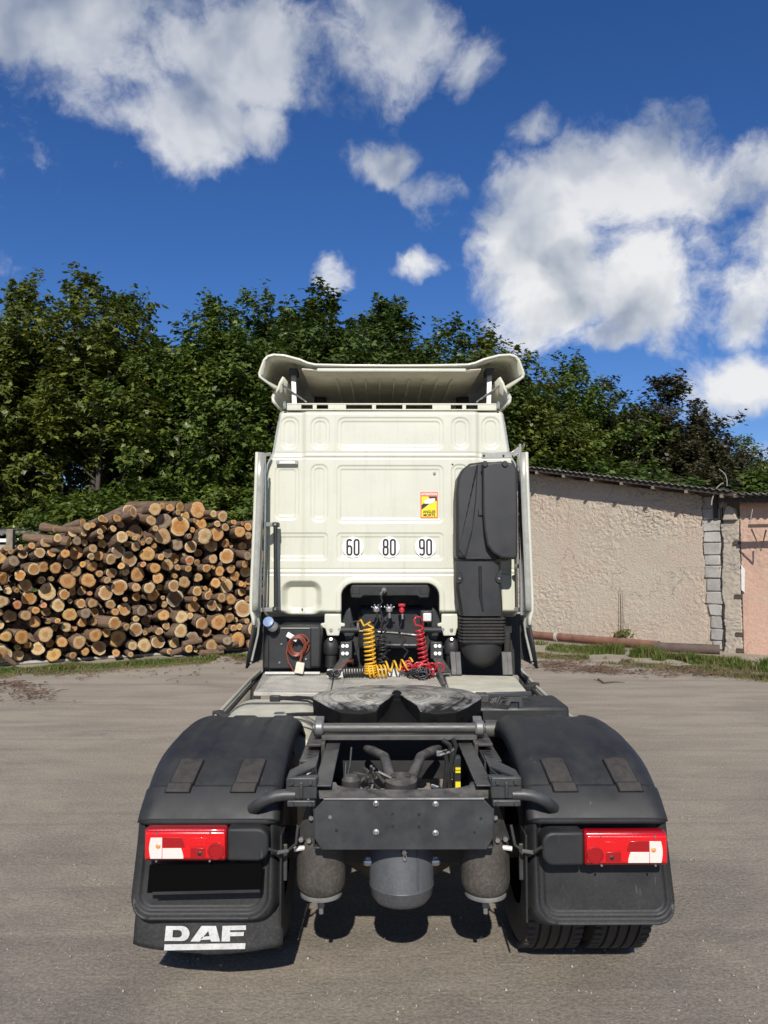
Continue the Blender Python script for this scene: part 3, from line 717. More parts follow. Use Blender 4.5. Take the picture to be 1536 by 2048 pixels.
def plaster_patch(name, u0, u1, z0, ztf, off_, mat, amp, step=.022, seedv=3, rough_edge=None, thick=.06):
    us = np.arange(u0, u1 + 1e-6, step); nz = int(3.6 / step)
    uu = np.repeat(us[:, None], nz + 1, 1); fz = np.linspace(0, 1, nz + 1)[None, :]
    zz = z0 + fz * (np.array([ztf(u) for u in us])[:, None] - z0)
    if rough_edge:
        e0, e1 = rough_edge
        w0 = sstep(u0 + .25, u0, uu) * (1 if e0 else 0); w1 = sstep(u1 - .25, u1, uu) * (1 if e1 else 0)
        jz = fbm(zz * 3.0, uu * .0 + 5, 0 * uu, 4, seedv + 3) * (.06 if seedv == 3 else .03)
        uu = uu + w1 * jz - w0 * jz
    # trowelled crust: ridged folds, stronger towards the top
    wx = fbm(uu * 2.1, zz * 2.1, 0 * uu, 3, seedv); wz = fbm(uu * 2.1, zz * 2.1, 0 * uu + 9, 3, seedv + 1)
    r1 = 1 - np.abs(fbm((uu + zz * .6) * 8.5 + wx * 1.6, (zz - uu * .5) * 13 + wz * 1.6, 0 * uu, 3, seedv + 5, .6))
    r2 = fbm(uu * 17, zz * 17, 0 * uu, 3, seedv + 7, .6)
    den = np.clip(.55 + .6 * fbm(uu * .7, zz * .9, 0 * uu, 2, seedv + 8) + .35 * sstep(1.6, 3.2, zz), .12, 1.3)
    dsp = amp * den * (1.0 * np.clip(r1 - .45, 0, 1) + .28 * r2) + .02 * fbm(uu * .5, zz * .6, 0 * uu, 2, seedv + 11)
    P = np.array(wl)[None, None] + uu[..., None] * np.array(wu) + (off_ + dsp)[..., None] * np.array(wn); P[..., 2] = zz
    n1_, n2_ = uu.shape; V = P.reshape(-1, 3)
    i_, j_ = np.meshgrid(np.arange(n1_ - 1), np.arange(n2_ - 1), indexing='ij')
    F = np.stack([i_ * n2_ + j_, (i_ + 1) * n2_ + j_, (i_ + 1) * n2_ + j_ + 1, i_ * n2_ + j_ + 1], -1).reshape(-1, 4)
    o = link(name, npmesh(name, V, F), mat, shed, 50)
    md = o.modifiers.new('thickness', 'SOLIDIFY'); md.thickness = thick; md.offset = -1 if True else 1
    return o
plaster_patch('plaster_wall', uL, uC, -.05, lambda u: zroof(u) - .09, 0, M['plaster'], .038, step=.017, rough_edge=(0, 1), thick=.06)
gw = plaster_patch('grey_render', uJ + .02, on_wall(1482, 1150, .05)[0], -.05, lambda u: on_wall(1470, 1040, .05)[1], .035, M['plaster_grey'], .03, seedv=21, rough_edge=(1, 0))
uP = on_wall(1482, 1150, .05)[0] + .004
plaster_patch('peach_wall', uP, uR, -.05, lambda u: zroof(uJ) + .10 * 0 + .0 - .02 * (u - uP) - .1, .03, M['plaster_pink'], .016, seedv=31)
# grey block pier between the two walls, each block its own piece
mrt = MB(); mrt.extrude([wp(uC - .15, -.05, -.25), wp(uJ + .05, -.05, -.25), wp(uJ + .05, zroof(uJ) - .05, -.25), wp(uC - .15, zroof(uJ) - .05, -.25)], wn * .2)
mrt.build('pier_core', M['plaster_grey'], shed)
zb = [1300, 1281, 1258, 1232, 1209, 1183, 1157, 1131, 1110, 1085, 1063, 1040, 1016]
rb = random.Random(3)
for i in range(len(zb) - 1):
    za = on_wall(1430, zb[i])[1]; zc = on_wall(1430, zb[i + 1])[1]
    xa = 1410 + (12 * max(0, (5 - i)) / 5) + rb.uniform(-2, 2)
    ua, ub = on_wall(xa, 1150)[0], uJ - .03 + rb.uniform(-.02, .015)
    of = -.01 + rb.uniform(-.012, .02)
    j_ = lambda a_: rb.uniform(-a_, a_); um = (ua + ub) / 2
    b = MB(); b.extrude([wp(ua + j_(.025), za + .012 + j_(.008), of + j_(.015)), wp(um + j_(.04), za + .010 + j_(.008), of), wp(ub + j_(.02), za + .012, of + j_(.015)), wp(ub + j_(.02), zc - .008, of + j_(.015)), wp(um + j_(.04), zc - .006 + j_(.008), of), wp(ua + j_(.025), zc - .008 + j_(.006), of + j_(.015))], -wn * .18)
    b.build('block', M['block2' if rb.random() < .45 else 'block'], shed, bevel=.018)
# side and back walls of the shed
for qa_, qb_ in ((wp(uL + .02, 0, -.08), wp(uL + .02, 0, -4.3)), (wp(uL + .02, 0, -4.3), wp(uR, 0, -4.3))):
    zz_ = [zroof((q_ - wl).dot(wu)) - .45 for q_ in (qa_, qb_)]; zz_ = [min(z_, zroof(uJ) + .6) if z_ > 4.6 else max(z_, 2.6) for z_ in zz_]
    b = MB(); b.extrude([qa_, qb_, qb_ + Vector((0, 0, zz_[1])), qa_ + Vector((0, 0, zz_[0]))], (qb_ - qa_).normalized().cross(Vector((0, 0, 1))) * .2); b.build('end_wall', M['plaster'], shed)
# roof: corrugated sheets laid on purlins, running back from the yard
def corrugated(name, u0, u1, zf, d0, d1, dz, amp=.026, pitch=.146, parent=None, mat=None):
    n = int((u1 - u0) / pitch * 8); rows = []
    for d in np.linspace(d0, d1, 6):
        row = []
        for i in range(n + 1):
            u = u0 + (u1 - u0) * i / n
            row.append(wp(u, zf(u) + amp * math.sin(2 * math.pi * u / pitch) + dz * (d0 - d) / (d0 - d1), d))
        rows.append(row)
    b = MB(); b.grid(rows); return b.build(name, mat or M['asb'], parent, solid=.008)
for i in range(6):
    ua = uL - .2 + i * (uJ + .55 - uL) / 6; ub = uL - .2 + (i + 1) * (uJ + .55 - uL) / 6 + .06
    corrugated('roof_sheet', ua, ub, lambda u, i=i: zroof(u) + .075 + .006 * (i % 2), .56, -4.5, -.45, parent=shed, amp=.018)
for i in range(3):
    ua = uJ + .5 + i * 1.0
    corrugated('roof_sheet', ua, ua + 1.05, lambda u, i=i: zroof(uJ + .5) + .045 + .006 * (i % 2) - .05 * (u - uJ - .5), .55, -4.5, -.45, parent=shed)
b = MB(); b.beam(wp(uL - .2, zroof(uL - .2) + .015, .48), wp(uJ + .6, zroof(uJ + .6) + .015, .48), .04, .085); b.build('verge_board', M['dark_wood'], shed, bevel=.006)
for i in range(13):
    u = uL + .15 + i * (uJ + .4 - uL) / 12.5
    b = MB(); b.beam(wp(u, zroof(u) - .055, .53), wp(u, zroof(u) - .02, -1.0), .06, .07); b.build('purlin', M['old_wood'], shed, bevel=.005)
b = MB(); b.beam(wp(uJ + .05, zroof(uJ + .5) - .07, .30), wp(uR, zroof(uJ + .5) - .16, .30), .12, .12); b.build('eaves_beam', M['dark_wood'], shed, bevel=.01)
for i in range(4):
    u = uJ + .45 + i * .7
    b = MB(); b.beam(wp(u, zroof(uJ + .5) + .005, .5), wp(u, zroof(uJ + .5) + .03, -.8), .07, .08); b.build('rafter', M['old_wood'], shed, bevel=.006)
# chimney-like timber post and broken masonry at the junction of the two roofs
b = MB(); p0 = on_wall(1432, 1040); b.beam(wp(p0[0], p0[1], -.02), wp(p0[0], zroof(p0[0]) - .0, -.02), .10, .10, up=wn); b.build('post', M['dark_wood'], shed, bevel=.008)
q = on_wall(1449, 1030, .1); qa, qb = on_wall(1444, 1041, .12), on_wall(1462, 1015, .12)
b = MB(); b.extrude([wp(qa[0], qa[1], .14), wp(qb[0] + .12, qa[1], .14), wp(qb[0] + .05, qb[1], .14), wp(qa[0] + .1, qb[1] + .05, .14)], -wn * .22); b.build('broken_render', M['plaster_grey'], shed, bevel=.03, seg=3)
# dark putlog holes with iron cramps in the right wall
for px, py in [(1474, 1084), (1476, 1192), (1478, 1268), (1480, 1300)]:
    u, z = on_wall(px, py, .08); b = MB(); b.extrude([wp(u - .07, z - .045, .085), wp(u + .07, z - .045, .085), wp(u + .07, z - .005, .085), wp(u - .07, z - .005, .085)], -wn * .05)
    b.extrude([wp(u - .07, z + .008, .085), wp(u + .07, z + .008, .085), wp(u + .07, z + .035, .085), wp(u - .07, z + .035, .085)], -wn * .05)
    b.build('iron_cramp', M['rust_dark'], shed)
u0_, z0_ = on_wall(1484, 1130, .08); u1_, z1_ = on_wall(1484, 1180, .08)
b = MB(); b.extrude([wp(u0_ - .03, z1_, .07), wp(u0_ + .03, z1_ - .05, .07), wp(u0_ + .05, z0_ - .1, .07), wp(u0_ - .02, z0_, .07)], -wn * .02); b.build('whitewash_patch', M['white'], shed)
# dark vertical crack between block pier and grey render
cr_ = MB(); rr_ = random.Random(4); pts = []
for i in range(30):
    t_ = i / 29; u, z = on_wall(1445 + 3 * math.sin(i * 1.1) * rr_.random() + 4 * t_, 1015 + t_ * 285); pts.append(wp(u, z, .012))
cr_.tube(pts, [.012 + .018 * rr_.random() for _ in pts], 5); cr_.build('crack', M['dark_wood'], shed)
# wall bracket with stay
br = empty('wall_bracket', wp(*on_wall(1500, 1050, .25), .25)); tag(br, 'rusty iron wall bracket with V-shaped stays near the right edge', 'bracket')
b = MB(); p = [wp(*on_wall(x, y, .45), .45) for x, y in ((1497, 1052), (1600, 1050))]; b.beam(p[0], p[1], .09, .07); b.build('arm', M['rust_dark'], br, bevel=.006)
b = MB(); b.tube([wp(*on_wall(1503, 1058, .5), .5), wp(*on_wall(1522, 1102, .32), .32), wp(*on_wall(1532, 1060, .5), .5)], .018, 6); b.build('stay', M['rust_dark'], br)
b = MB(); b.tube([wp(*on_wall(1500, 1046, .45), .45), wp(*on_wall(1505, 1018, .5), .5)], .01, 6); b.build('hanger', M['wire'], br)
# loose wires
wbase = on_wall(1422, 1015)
b = MB(); pts = [wp(*on_wall(x, y, .45), .45) for x, y in ((1423, 1010), (1424, 1000), (1428, 988), (1434, 975), (1442, 968), (1447, 966))]; b.tube(pts, .012, 6)
tag(b.build('cable', M['wire'], None), 'pale stiff cable bowing over the roof edge by the block pier', 'cable')
b = MB(); pts = [wp(*on_wall(x, y, .2), .2) for x, y in ((1454, 972), (1454, 960), (1451, 950), (1446, 944), (1438, 938))]; b.tube(pts, .007, 6)
tag(b.build('cable', M['wire'], None), 'thin curved wire tip standing above the shed roof', 'cable')
# iron pipes on the ground along the wall
def gw_pt(px, py, z): q_ = G(px, py, z); return q_
rp_ = .095
pa, pb = G(1092, 1281, 0), G(1318, 1301, 0); pa.z = pb.z = rp_ + .02
b = MB(); dirp = (pb - pa).normalized(); b.tube([pa - dirp * 1.2, pa, pa.lerp(pb, .5), pb], rp_, 18)
pipe = b.build('pipe', M['rust'], None); tag(pipe, 'rusty red iron pipe lying along the shed wall', 'pipe', 'old pipes by the wall')
b = MB(); b.tube([pa + dirp * .28, pa + dirp * .36], rp_ + .02, 18); b.build('collar', M['concrete'], pipe)
pc, pd_ = G(1308, 1303, 0), G(1440, 1309, 0); pc.z = pd_.z = .10
b = MB(); d2 = (pd_ - pc).normalized(); n_ = 18
ringso = []
b.tube([pc, pc.lerp(pd_, .5), pd_], .105, 18, caps=False)
b.tube([pc, pc.lerp(pd_, .5), pd_], .088, 18, caps=False)
tag(b.build('pipe', M['rust_dark'], None), 'dark open-ended pipe lying beside the block pier', 'pipe', 'old pipes by the wall')
grass_strip('grass', 'green weeds growing in front of the shed wall', [gp(1000, 1290), gp(1080, 1294), gp(1200, 1305), gp(1330, 1316), gp(1480, 1332), gp(1640, 1348)], [.75, .8, .8, .8, .8, .8], 52000, .04, .34, M['grass'], 11, .62)
grass_strip('dry_grass', 'dry trampled grass fringing the yard before the shed', [gp(1000, 1306), gp(1080, 1312), gp(1250, 1325), gp(1400, 1342), gp(1640, 1368)], [.5, .5, .55, .6, .6], 26000, .02, .16, M['dry_grass'], 12, .35)
# dried weed stalks standing at the wall
wd = empty('weed', G(1243, 1300)); tag(wd, 'tall dry weed stalks with a leafy foot against the plaster', 'weed')
b = MB()
for x0, x1, yt in ((1240, 1240, 1172), (1246, 1244, 1180)):
    a_, c_ = wp(*on_wall(x0, 1275, .15), .15), wp(*on_wall(x1, yt, .1), .1); b.tube([a_, a_.lerp(c_, .5) + Vector((.01, 0, 0)), c_], [.009, .006, .004], 5)
b.build('stalk', M['dark_wood'], wd)
V = []; F = []; rr_ = random.Random(9)
fb = MB()
for i in range(160):
    c_ = wp(*on_wall(1245 + rr_.gauss(0, 9), 1268 + rr_.gauss(0, 6), .2), .2 + rr_.uniform(-.1, .1)); s_ = rr_.uniform(.025, .06)
    e_ = Euler((rr_.random() * 6, rr_.random() * 6, rr_.random() * 6)).to_matrix()
    fb.add([c_ + e_ @ Vector(p_) * s_ for p_ in ((0, -1, 0), (.5, 0, .1), (0, 1, 0), (-.5, 0, .1))], [(0, 1, 2, 3)])
fb.build('foliage', M['grass'], wd, smooth=0, recalc=False)

# twigs and bark litter on the yard
def litter(name, label, spots, n, seedv, l0=.05, l1=.35):
    rg = random.Random(seedv); b = MB()
    for i in range(n):
        px, py, sx_, sy_ = rg.choice(spots); p_ = G(px + rg.gauss(0, sx_), py + rg.gauss(0, sy_)); a_ = rg.gauss(0, .9); l_ = rg.uniform(l0, l1) * rg.random() + .03
        d_ = Vector((math.cos(a_), math.sin(a_), rg.uniform(-.05, .12))) * l_; p_.z = .012 + .02 * rg.random() + max(0, float(ground_z(np.array(p_.x), np.array(p_.y))))
        m_ = p_ + d_ * .5 + Vector((rg.gauss(0, .02), rg.gauss(0, .02), .01)); r_ = rg.uniform(.003, .012)
        b.tube([p_, m_, p_ + d_], [r_, r_ * .8, r_ * .4], 4)
    tag(b.build(name, M['twig'], None, recalc=False), label, 'twigs', kind='stuff')
M['twig'] = pm('twig_bark', (.12, .075, .05), .9, var=.4, vs=12)
litter('twig_litter', 'brown twigs and bark swept up on the yard before the shed', [(1150, 1338, 45, 5), (1110, 1330, 30, 4), (1200, 1342, 25, 3), (1330, 1345, 60, 5), (1450, 1345, 60, 6)], 700, 5)
litter('bark_litter', 'scattered bark crumbs and sticks near the log pile', [(20, 1372, 30, 3), (150, 1345, 160, 8), (480, 1322, 30, 5), (60, 1390, 30, 8)], 420, 6, .03, .2)
b = MB(); p_ = [G(x, y) + Vector((0, 0, .02)) for x, y in ((1196, 1360), (1208, 1368), (1228, 1366), (1250, 1367))]; b.tube(p_, [.012, .014, .01, .005], 5); b.tube([p_[1], p_[1] + Vector((-.1, .25, .02))], [.01, .004], 5)
tag(b.build('stick', M['twig'], None), 'single forked stick lying on bare ground right of the cab', 'stick')
# shelter and post glimpsed behind the left end of the pile
sh = empty('lean_to', W(45, 1100, 20.5)); tag(sh, 'small grey lean-to with wavy roof edge behind the pile', 'lean-to')
b = MB(); rows = []
for d in (0, 1.6):
    rows.append([W(-60 + i * 2, 1068 + 3 * math.sin(i * 1.05), 20.5) + Vector((0, d, .12 * d)) for i in range(95)])
b.grid(rows); b.build('roof', M['asb'], sh, solid=.02)
b = MB(); b.extrude([W(-60, 1078, 20.5), W(95, 1076, 20.5), W(95, 1083, 20.5), W(-60, 1085, 20.5)], (0, .08, 0)); b.build('fascia', M['white'], sh)
b = MB(); b.extrude([W(-60, 1088, 20.6), W(95, 1088, 20.6), W(95, 1330, 20.6), W(-60, 1330, 20.6)], (0, .1, 0)); b.build('wall', M['plaster_grey'], sh)
b = MB(); a_ = W(22, 1058, 20.0); b.beam((a_.x, 20.0, -.1), a_, .17, .17, up=(0, 1, 0)); tag(b.build('timber_post', M['old_wood'], None, bevel=.02), 'weathered timber post standing behind the left pile end', 'post')

# ================================================================== TREES
def leaf_mat():
    m, t, b, o = newmat('leaves'); k = NT(t)
    g_ = k.n('ShaderNodeNewGeometry'); oi = k.n('ShaderNodeObjectInfo'); rnd = g_.outputs['Random Per Island']
    base = oi.outputs['Color']
    co = k.n('ShaderNodeTexCoord').outputs['Object']
    c = k.mix(rnd, k.mix(1.0, base, (.62, .66, .6), 'MULTIPLY'), k.mix(1.0, base, (1.3, 1.22, 1.1), 'MULTIPLY'))
    yl = k.map(k.math('ADD', k.noise(co, .9, 3, .6), k.math('MULTIPLY', rnd, .25)), .66, .80)
    c = k.mix(k.math('MULTIPLY', yl, .6), c, k.mix(1.0, base, (2.0, 1.65, 1.0), 'MULTIPLY'))
    t.links.new(c, b.inputs['Base Color']); b.inputs['Roughness'].default_value = .42; b.inputs['Specular IOR Level'].default_value = .45
    tr = k.n('ShaderNodeBsdfTranslucent', {'Color': k.mix(1.0, c, (1.2, 1.3, .6), 'MULTIPLY')}).outputs[0]
    t.links.new(k.n('ShaderNodeMixShader', {0: .22, 1: b.outputs[0], 2: tr}).outputs[0], o.inputs[0]); return m
M['leaf'] = leaf_mat()
M['trunk'] = pm('tree_bark', (.075, .062, .05), .9, var=.35, vs=4, bump=.5, bs=25)
def crown_variant(seedv, H, Rw, base, nsh, nlf, lead=7, hole=None, lsize=(.12, .23)):
    rg = np.random.default_rng(seedv)
    # leaders: upright stems that make a spiky outline
    la = rg.random(lead) * 6.283; lr = Rw * .8 * np.sqrt(rg.random(lead)); lr[0] = 0
    lx, ly = lr * np.cos(la), lr * np.sin(la) * .8; lh = H * (1 - .22 * (lr / Rw) ** 1.2 - .10 * rg.random(lead)); lh[0] = H
    pts = []; dirs = []; lens = []
    for i in range(nsh):
        k = rg.integers(lead); t = rg.random() ** .66
        h = base + (lh[k] - base) * t
        # width round this leader shrinks to a spike at the top
        tt = (h - base) / (H - base)
        w = Rw * (.66 * (1 - tt ** 5.5) + .09) * (.35 + .65 * min(1, (tt + .12) / .28))
        a = rg.random() * 6.283; q = w * (rg.random() ** .45)
        f = .35 + .65 * min(1, h / (.6 * H))
        p = np.array([lx[k] * f + q * math.cos(a), ly[k] * f + q * math.sin(a), h])
        d = np.array([math.cos(a) * .75, math.sin(a) * .75, .55 + .9 * tt ** 3]) + rg.normal(0, .25, 3); d /= np.linalg.norm(d)
        if hole is not None:
            hz0, hz1, pr_ = hole
            if hz0 < h < hz1 and rg.random() < pr_: continue
        pts.append(p); dirs.append(d); lens.append((.45 + .8 * rg.random()) * (1 - .35 * tt))
    for k in range(lead):       # tip tufts
        for _ in range(3):
            pts.append(np.array([lx[k], ly[k], lh[k] - .5 - .4 * _])); dirs.append(np.array([rg.normal(0, .12), rg.normal(0, .12), 1.])); lens.append(.85)
    P0 = np.array(pts); D = np.array(dirs); Ln = np.array(lens); n = len(P0)
    s = np.repeat(np.arange(n), nlf); m = len(s); u = rg.random(m)
    pos = P0[s] + D[s] * (Ln[s] * u)[:, None] + rg.normal(0, 1, (m, 3)) * (.17 * (1 - .5 * u))[:, None] * np.array([1, 1, .7])
    # leaves face up and outwards, tips drooping
    nrm = D[s] * .55 + np.array([0, 0, .75]) + rg.normal(0, .42, (m, 3)); nrm /= np.linalg.norm(nrm, axis=1)[:, None]
    ax = np.cross(nrm, rg.normal(0, 1, (m, 3))); ax += D[s] * .5 - np.array([0, 0, .35]); ax -= nrm * (ax * nrm).sum(1)[:, None]; ax /= np.linalg.norm(ax, axis=1)[:, None]
    sd = np.cross(nrm, ax); sz = rg.uniform(lsize[0], lsize[1], m)[:, None]
    B = pos; T = pos + ax * sz - nrm * sz * .12
    Lf = pos + (ax * .45 - sd * .30 + nrm * .08) * sz; Rt = pos + (ax * .45 + sd * .30 + nrm * .08) * sz
    SL = pos + (ax * .52 - sd * .62 - nrm * .05) * sz; SR = pos + (ax * .52 + sd * .62 - nrm * .05) * sz
    V = np.stack([B, T, Lf, Rt, SL, SR], 1).reshape(-1, 3); k6 = np.arange(m)[:, None] * 6
    F = np.concatenate([k6 + [[0, 3, 1]], k6 + [[0, 1, 2]], k6 + [[0, 2, 4]], k6 + [[0, 5, 3]]])
    crown = npmesh('crown', V, F); crown.materials.append(M['leaf'])
    tb = MB()
    for k in range(lead):
        x0, y0 = lx[k] * .25, ly[k] * .25; pth = []; rr = []
        for j in range(7):
            t = j / 6; pth.append((x0 + (lx[k] - x0) * t ** 1.3 + rg.normal(0, .05), y0 + (ly[k] - y0) * t ** 1.3 + rg.normal(0, .05), -.1 + (lh[k] - .4) * t)); rr.append((.10 if k else .15) * (1 - t) ** .8 + .012)
        tb.tube(pth, rr, 7)
        for j in range(5):
            t = .3 + .6 * rg.random(); i0 = int(t * 6); p = Vector(pth[i0]); a = rg.random() * 6.283; l_ = .6 + .9 * rg.random()
            tb.tube([p, p + Vector((math.cos(a) * l_ * .5, math.sin(a) * l_ * .5, l_ * .45)), p + Vector((math.cos(a) * l_, math.sin(a) * l_, l_ * .75))], [.035, .022, .008], 5)
    tr = bpy.data.meshes.new('trunk'); tr.from_pydata(tb.v, [], tb.f); tr.shade_smooth(); tr.materials.append(M['trunk'])
    return crown, tr
TV = [crown_variant(41, 10, 2.3, .9, 660, 38, 8), crown_variant(42, 10, 2.3, 1.1, 640, 38, 8, hole=(3.1, 4.5, .86)), crown_variant(43, 10, 2.5, .8, 700, 38, 10), crown_variant(44, 10, 2.1, 1.0, 620, 38, 7), crown_variant(45, 10, 2.4, .8, 680, 38, 9, lsize=(.11, .20))]
BV = [crown_variant(51, 5.0, 1.9, .2, 330, 34, 5), crown_variant(52, 5.0, 2.2, .2, 360, 34, 6)]
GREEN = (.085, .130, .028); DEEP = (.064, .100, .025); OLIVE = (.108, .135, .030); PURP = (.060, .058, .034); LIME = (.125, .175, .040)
def tree(px, pytop, Y, wide, var, colr, rot, label, group=None, name='tree', cat='tree'):
    cv, tv = (TV if name == 'tree' else BV)[var]; Hn = 10.0 if name == 'tree' else 5.0
    tp_ = W(px, pytop, Y); sc = (tp_.z - (.55 if name == 'tree' else .3)) / Hn
    o = empty(name, (tp_.x, Y, 0)); o.rotation_euler = (0, 0, rot); o.scale = (sc * wide, sc * wide, sc)
    for nm, me in (('trunk', tv), ('crown', cv)):
        c = bpy.data.objects.new(nm, me); COL.objects.link(c); c.parent = o; c.color = colr + (1,)
    tag(o, label, cat, group); return o
TG = 'trees behind the yard'
for a_ in [(-60, 590, 23.0, 1.0, 0, OLIVE, .3, 'broad maple cut off by the left picture edge'),
           (60, 552, 24.0, .9, 2, OLIVE, 1.9, 'tall olive maple with twin tips, second from the left edge'),
           (190, 540, 23.4, 1.0, 1, OLIVE, 2.6, 'tallest spiky maple on the left, sky showing through its lower branches'),
           (262, 575, 24.6, .68, 3, DEEP, .8, 'slender dark maple just left of the sky notch'),
           (430, 590, 23.5, .95, 2, GREEN, 3.9, 'rounded maple just right of the sky notch'),
           (535, 570, 24.5, 1.0, 4, GREEN, 5.1, 'maple with one tall thin shoot, left of the roof spoiler'),
           (655, 566, 25.0, 1.0, 0, DEEP, 4.4, 'maple rising above the left half of the spoiler'),
           (775, 590, 25.4, 1.0, 3, DEEP, 2.2, 'dark maple rising above the spoiler middle'),
           (880, 622, 26.0, 1.0, 4, DEEP, 1.1, 'maple above the right half of the spoiler'),
           (965, 650, 26.4, 1.0, 2, OLIVE, .2, 'lower maple at the right spoiler tip'),
           (1050, 742, 27.5, 1.15, 0, OLIVE, 2.9, 'pale olive maple right behind the right mirror post'),
           (1135, 706, 29.0, 1.0, 2, GREEN, 5.6, 'green maple with a double peak over the shed roof'),
           (1225, 736, 29.5, 1.05, 4, PURP, 3.3, 'purplish maple with several thin spires, middle right'),
           (1335, 738, 29.0, 1.1, 3, PURP, .9, 'darkest purple-leaved maple right of centre over the shed'),
           (1405, 806, 28.6, .9, 0, PURP, 4.7, 'low dark maple sloping down to the right'),
           (1480, 852, 30.0, 1.1, 4, LIME, 2.0, 'small light green maple near the right edge'),
           (1570, 895, 28.0, 1.2, 2, GREEN, 1.4, 'dim green maple cut off by the right picture edge')]:
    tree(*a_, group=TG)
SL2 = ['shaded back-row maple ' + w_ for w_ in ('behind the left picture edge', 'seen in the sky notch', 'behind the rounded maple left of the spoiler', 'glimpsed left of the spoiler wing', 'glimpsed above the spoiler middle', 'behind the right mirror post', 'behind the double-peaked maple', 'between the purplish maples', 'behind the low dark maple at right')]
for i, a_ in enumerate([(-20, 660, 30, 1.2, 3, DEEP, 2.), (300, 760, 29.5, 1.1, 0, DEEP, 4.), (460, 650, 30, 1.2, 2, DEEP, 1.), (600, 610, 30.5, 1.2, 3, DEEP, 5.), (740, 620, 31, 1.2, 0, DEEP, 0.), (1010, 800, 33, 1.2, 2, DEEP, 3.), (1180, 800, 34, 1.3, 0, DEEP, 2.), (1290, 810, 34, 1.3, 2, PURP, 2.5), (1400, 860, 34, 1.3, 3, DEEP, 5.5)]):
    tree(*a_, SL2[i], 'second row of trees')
BL = ['leafy maple bush behind the lean-to at the left edge', 'bush behind the upper left shoulder of the pile', 'bush left of the biggest top logs', 'bush behind the crest of the log pile', 'bright green bush between the pile crest and the cab', 'bush half hidden behind the left cab edge',
      'low bush over the shed roof next to the cab', 'bush over the middle of the shed roof', 'bush above the shed roof purlins', 'bush above the curved cable on the shed', 'bush over the wavy roof edge at right']
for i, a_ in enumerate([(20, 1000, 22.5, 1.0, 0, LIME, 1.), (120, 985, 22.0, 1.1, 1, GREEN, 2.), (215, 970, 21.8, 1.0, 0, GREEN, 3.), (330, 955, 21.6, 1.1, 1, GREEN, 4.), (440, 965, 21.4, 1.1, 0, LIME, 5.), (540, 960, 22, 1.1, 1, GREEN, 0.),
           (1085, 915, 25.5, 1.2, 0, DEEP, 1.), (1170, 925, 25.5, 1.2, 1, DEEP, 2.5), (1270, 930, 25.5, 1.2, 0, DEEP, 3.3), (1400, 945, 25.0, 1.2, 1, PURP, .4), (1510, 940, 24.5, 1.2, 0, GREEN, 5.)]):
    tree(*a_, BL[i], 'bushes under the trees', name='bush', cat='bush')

# ================================================================== TRUCK
CX = 0.0
truck = empty('tractor_truck', (0, 5.0, 0))
tag(truck, 'cream tractor unit seen from behind, with bare fifth wheel and dark mudguards', 'truck')
YC = 6.85                                   # plane of the cab's rear wall
def C(px, py, Y=YC): return W(px, py, Y)
def sym(o_px): return 2 * 783 - o_px
def sd_poly(X, Z, pts):
    d = np.full(X.shape, 1e9); s = np.ones(X.shape); n = len(pts)
    for i in range(n):
        ax, az = pts[i]; bx, bz = pts[i - 1]
        ex, ez = bx - ax, bz - az; wx, wz = X - ax, Z - az
        t = np.clip((wx * ex + wz * ez) / (ex * ex + ez * ez), 0, 1)
        d = np.minimum(d, (wx - ex * t) ** 2 + (wz - ez * t) ** 2)
        c1 = Z >= az; c2 = Z < bz; c3 = ex * wz > ez * wx
        fl = (c1 & c2 & c3) | (~c1 & ~c2 & ~c3); s = np.where(fl, -s, s)
    return s * np.sqrt(d)
def sd_rbox(X, Z, x0, x1, z0, z1, r):
    cx, cz = (x0 + x1) / 2, (z0 + z1) / 2; qx = np.abs(X - cx) - (x1 - x0) / 2 + r; qz = np.abs(Z - cz) - (z1 - z0) / 2 + r
    return np.hypot(np.maximum(qx, 0), np.maximum(qz, 0)) + np.minimum(np.maximum(qx, qz), 0) - r
def heightfield(name, x0, x1, z0, z1, step, outline, depth, yfun, mat, parent, solid=.0, smooth=60):
    nx_, nz_ = int((x1 - x0) / step) + 1, int((z1 - z0) / step) + 1
    X, Z = np.meshgrid(np.linspace(x0, x1, nx_), np.linspace(z0, z1, nz_), indexing='ij')
    S = outline(X, Z); keep = (S[:-1, :-1] + S[1:, :-1] + S[:-1, 1:] + S[1:, 1:]) < 0
    used = np.zeros(X.shape, bool); drop = np.zeros(X.shape, bool)
    for a in (0, 1):
        for c in (0, 1):
            sl_ = (slice(a, a + nx_ - 1), slice(c, c + nz_ - 1)); used[sl_] |= keep; drop[sl_] |= ~keep
    edge = used & drop; e_ = 1e-4
    edge[0, :] = edge[-1, :] = False; edge[:, 0] = edge[:, -1] = False
    gx_ = (outline(X + e_, Z) - outline(X - e_, Z)) / (2 * e_); gz_ = (outline(X, Z + e_) - outline(X, Z - e_)) / (2 * e_)
    X = np.where(edge, X - S * gx_, X); Z = np.where(edge, Z - S * gz_, Z)
    Y = yfun(X, Z) + depth(X, Z)
    V = np.stack([X, Y, Z], -1).reshape(-1, 3); idx = np.arange(nx_ * nz_).reshape(nx_, nz_)
    F = np.stack([idx[:-1, :-1], idx[1:, :-1], idx[1:, 1:], idx[:-1, 1:]], -1)[keep]
    um, inv = np.unique(F, return_inverse=True); me = npmesh(name, V[um], inv.reshape(F.shape))
    o = link(name, me, mat, parent, smooth)
    if solid:
        md = o.modifiers.new('thickness', 'SOLIDIFY'); md.thickness = solid; md.offset = -1
    return o
def pxrect(x0, y0, x1, y1, Y=YC):
    a = C(x0, y0, Y); b = C(x1, y1, Y); return a.x, b.x, b.z, a.z
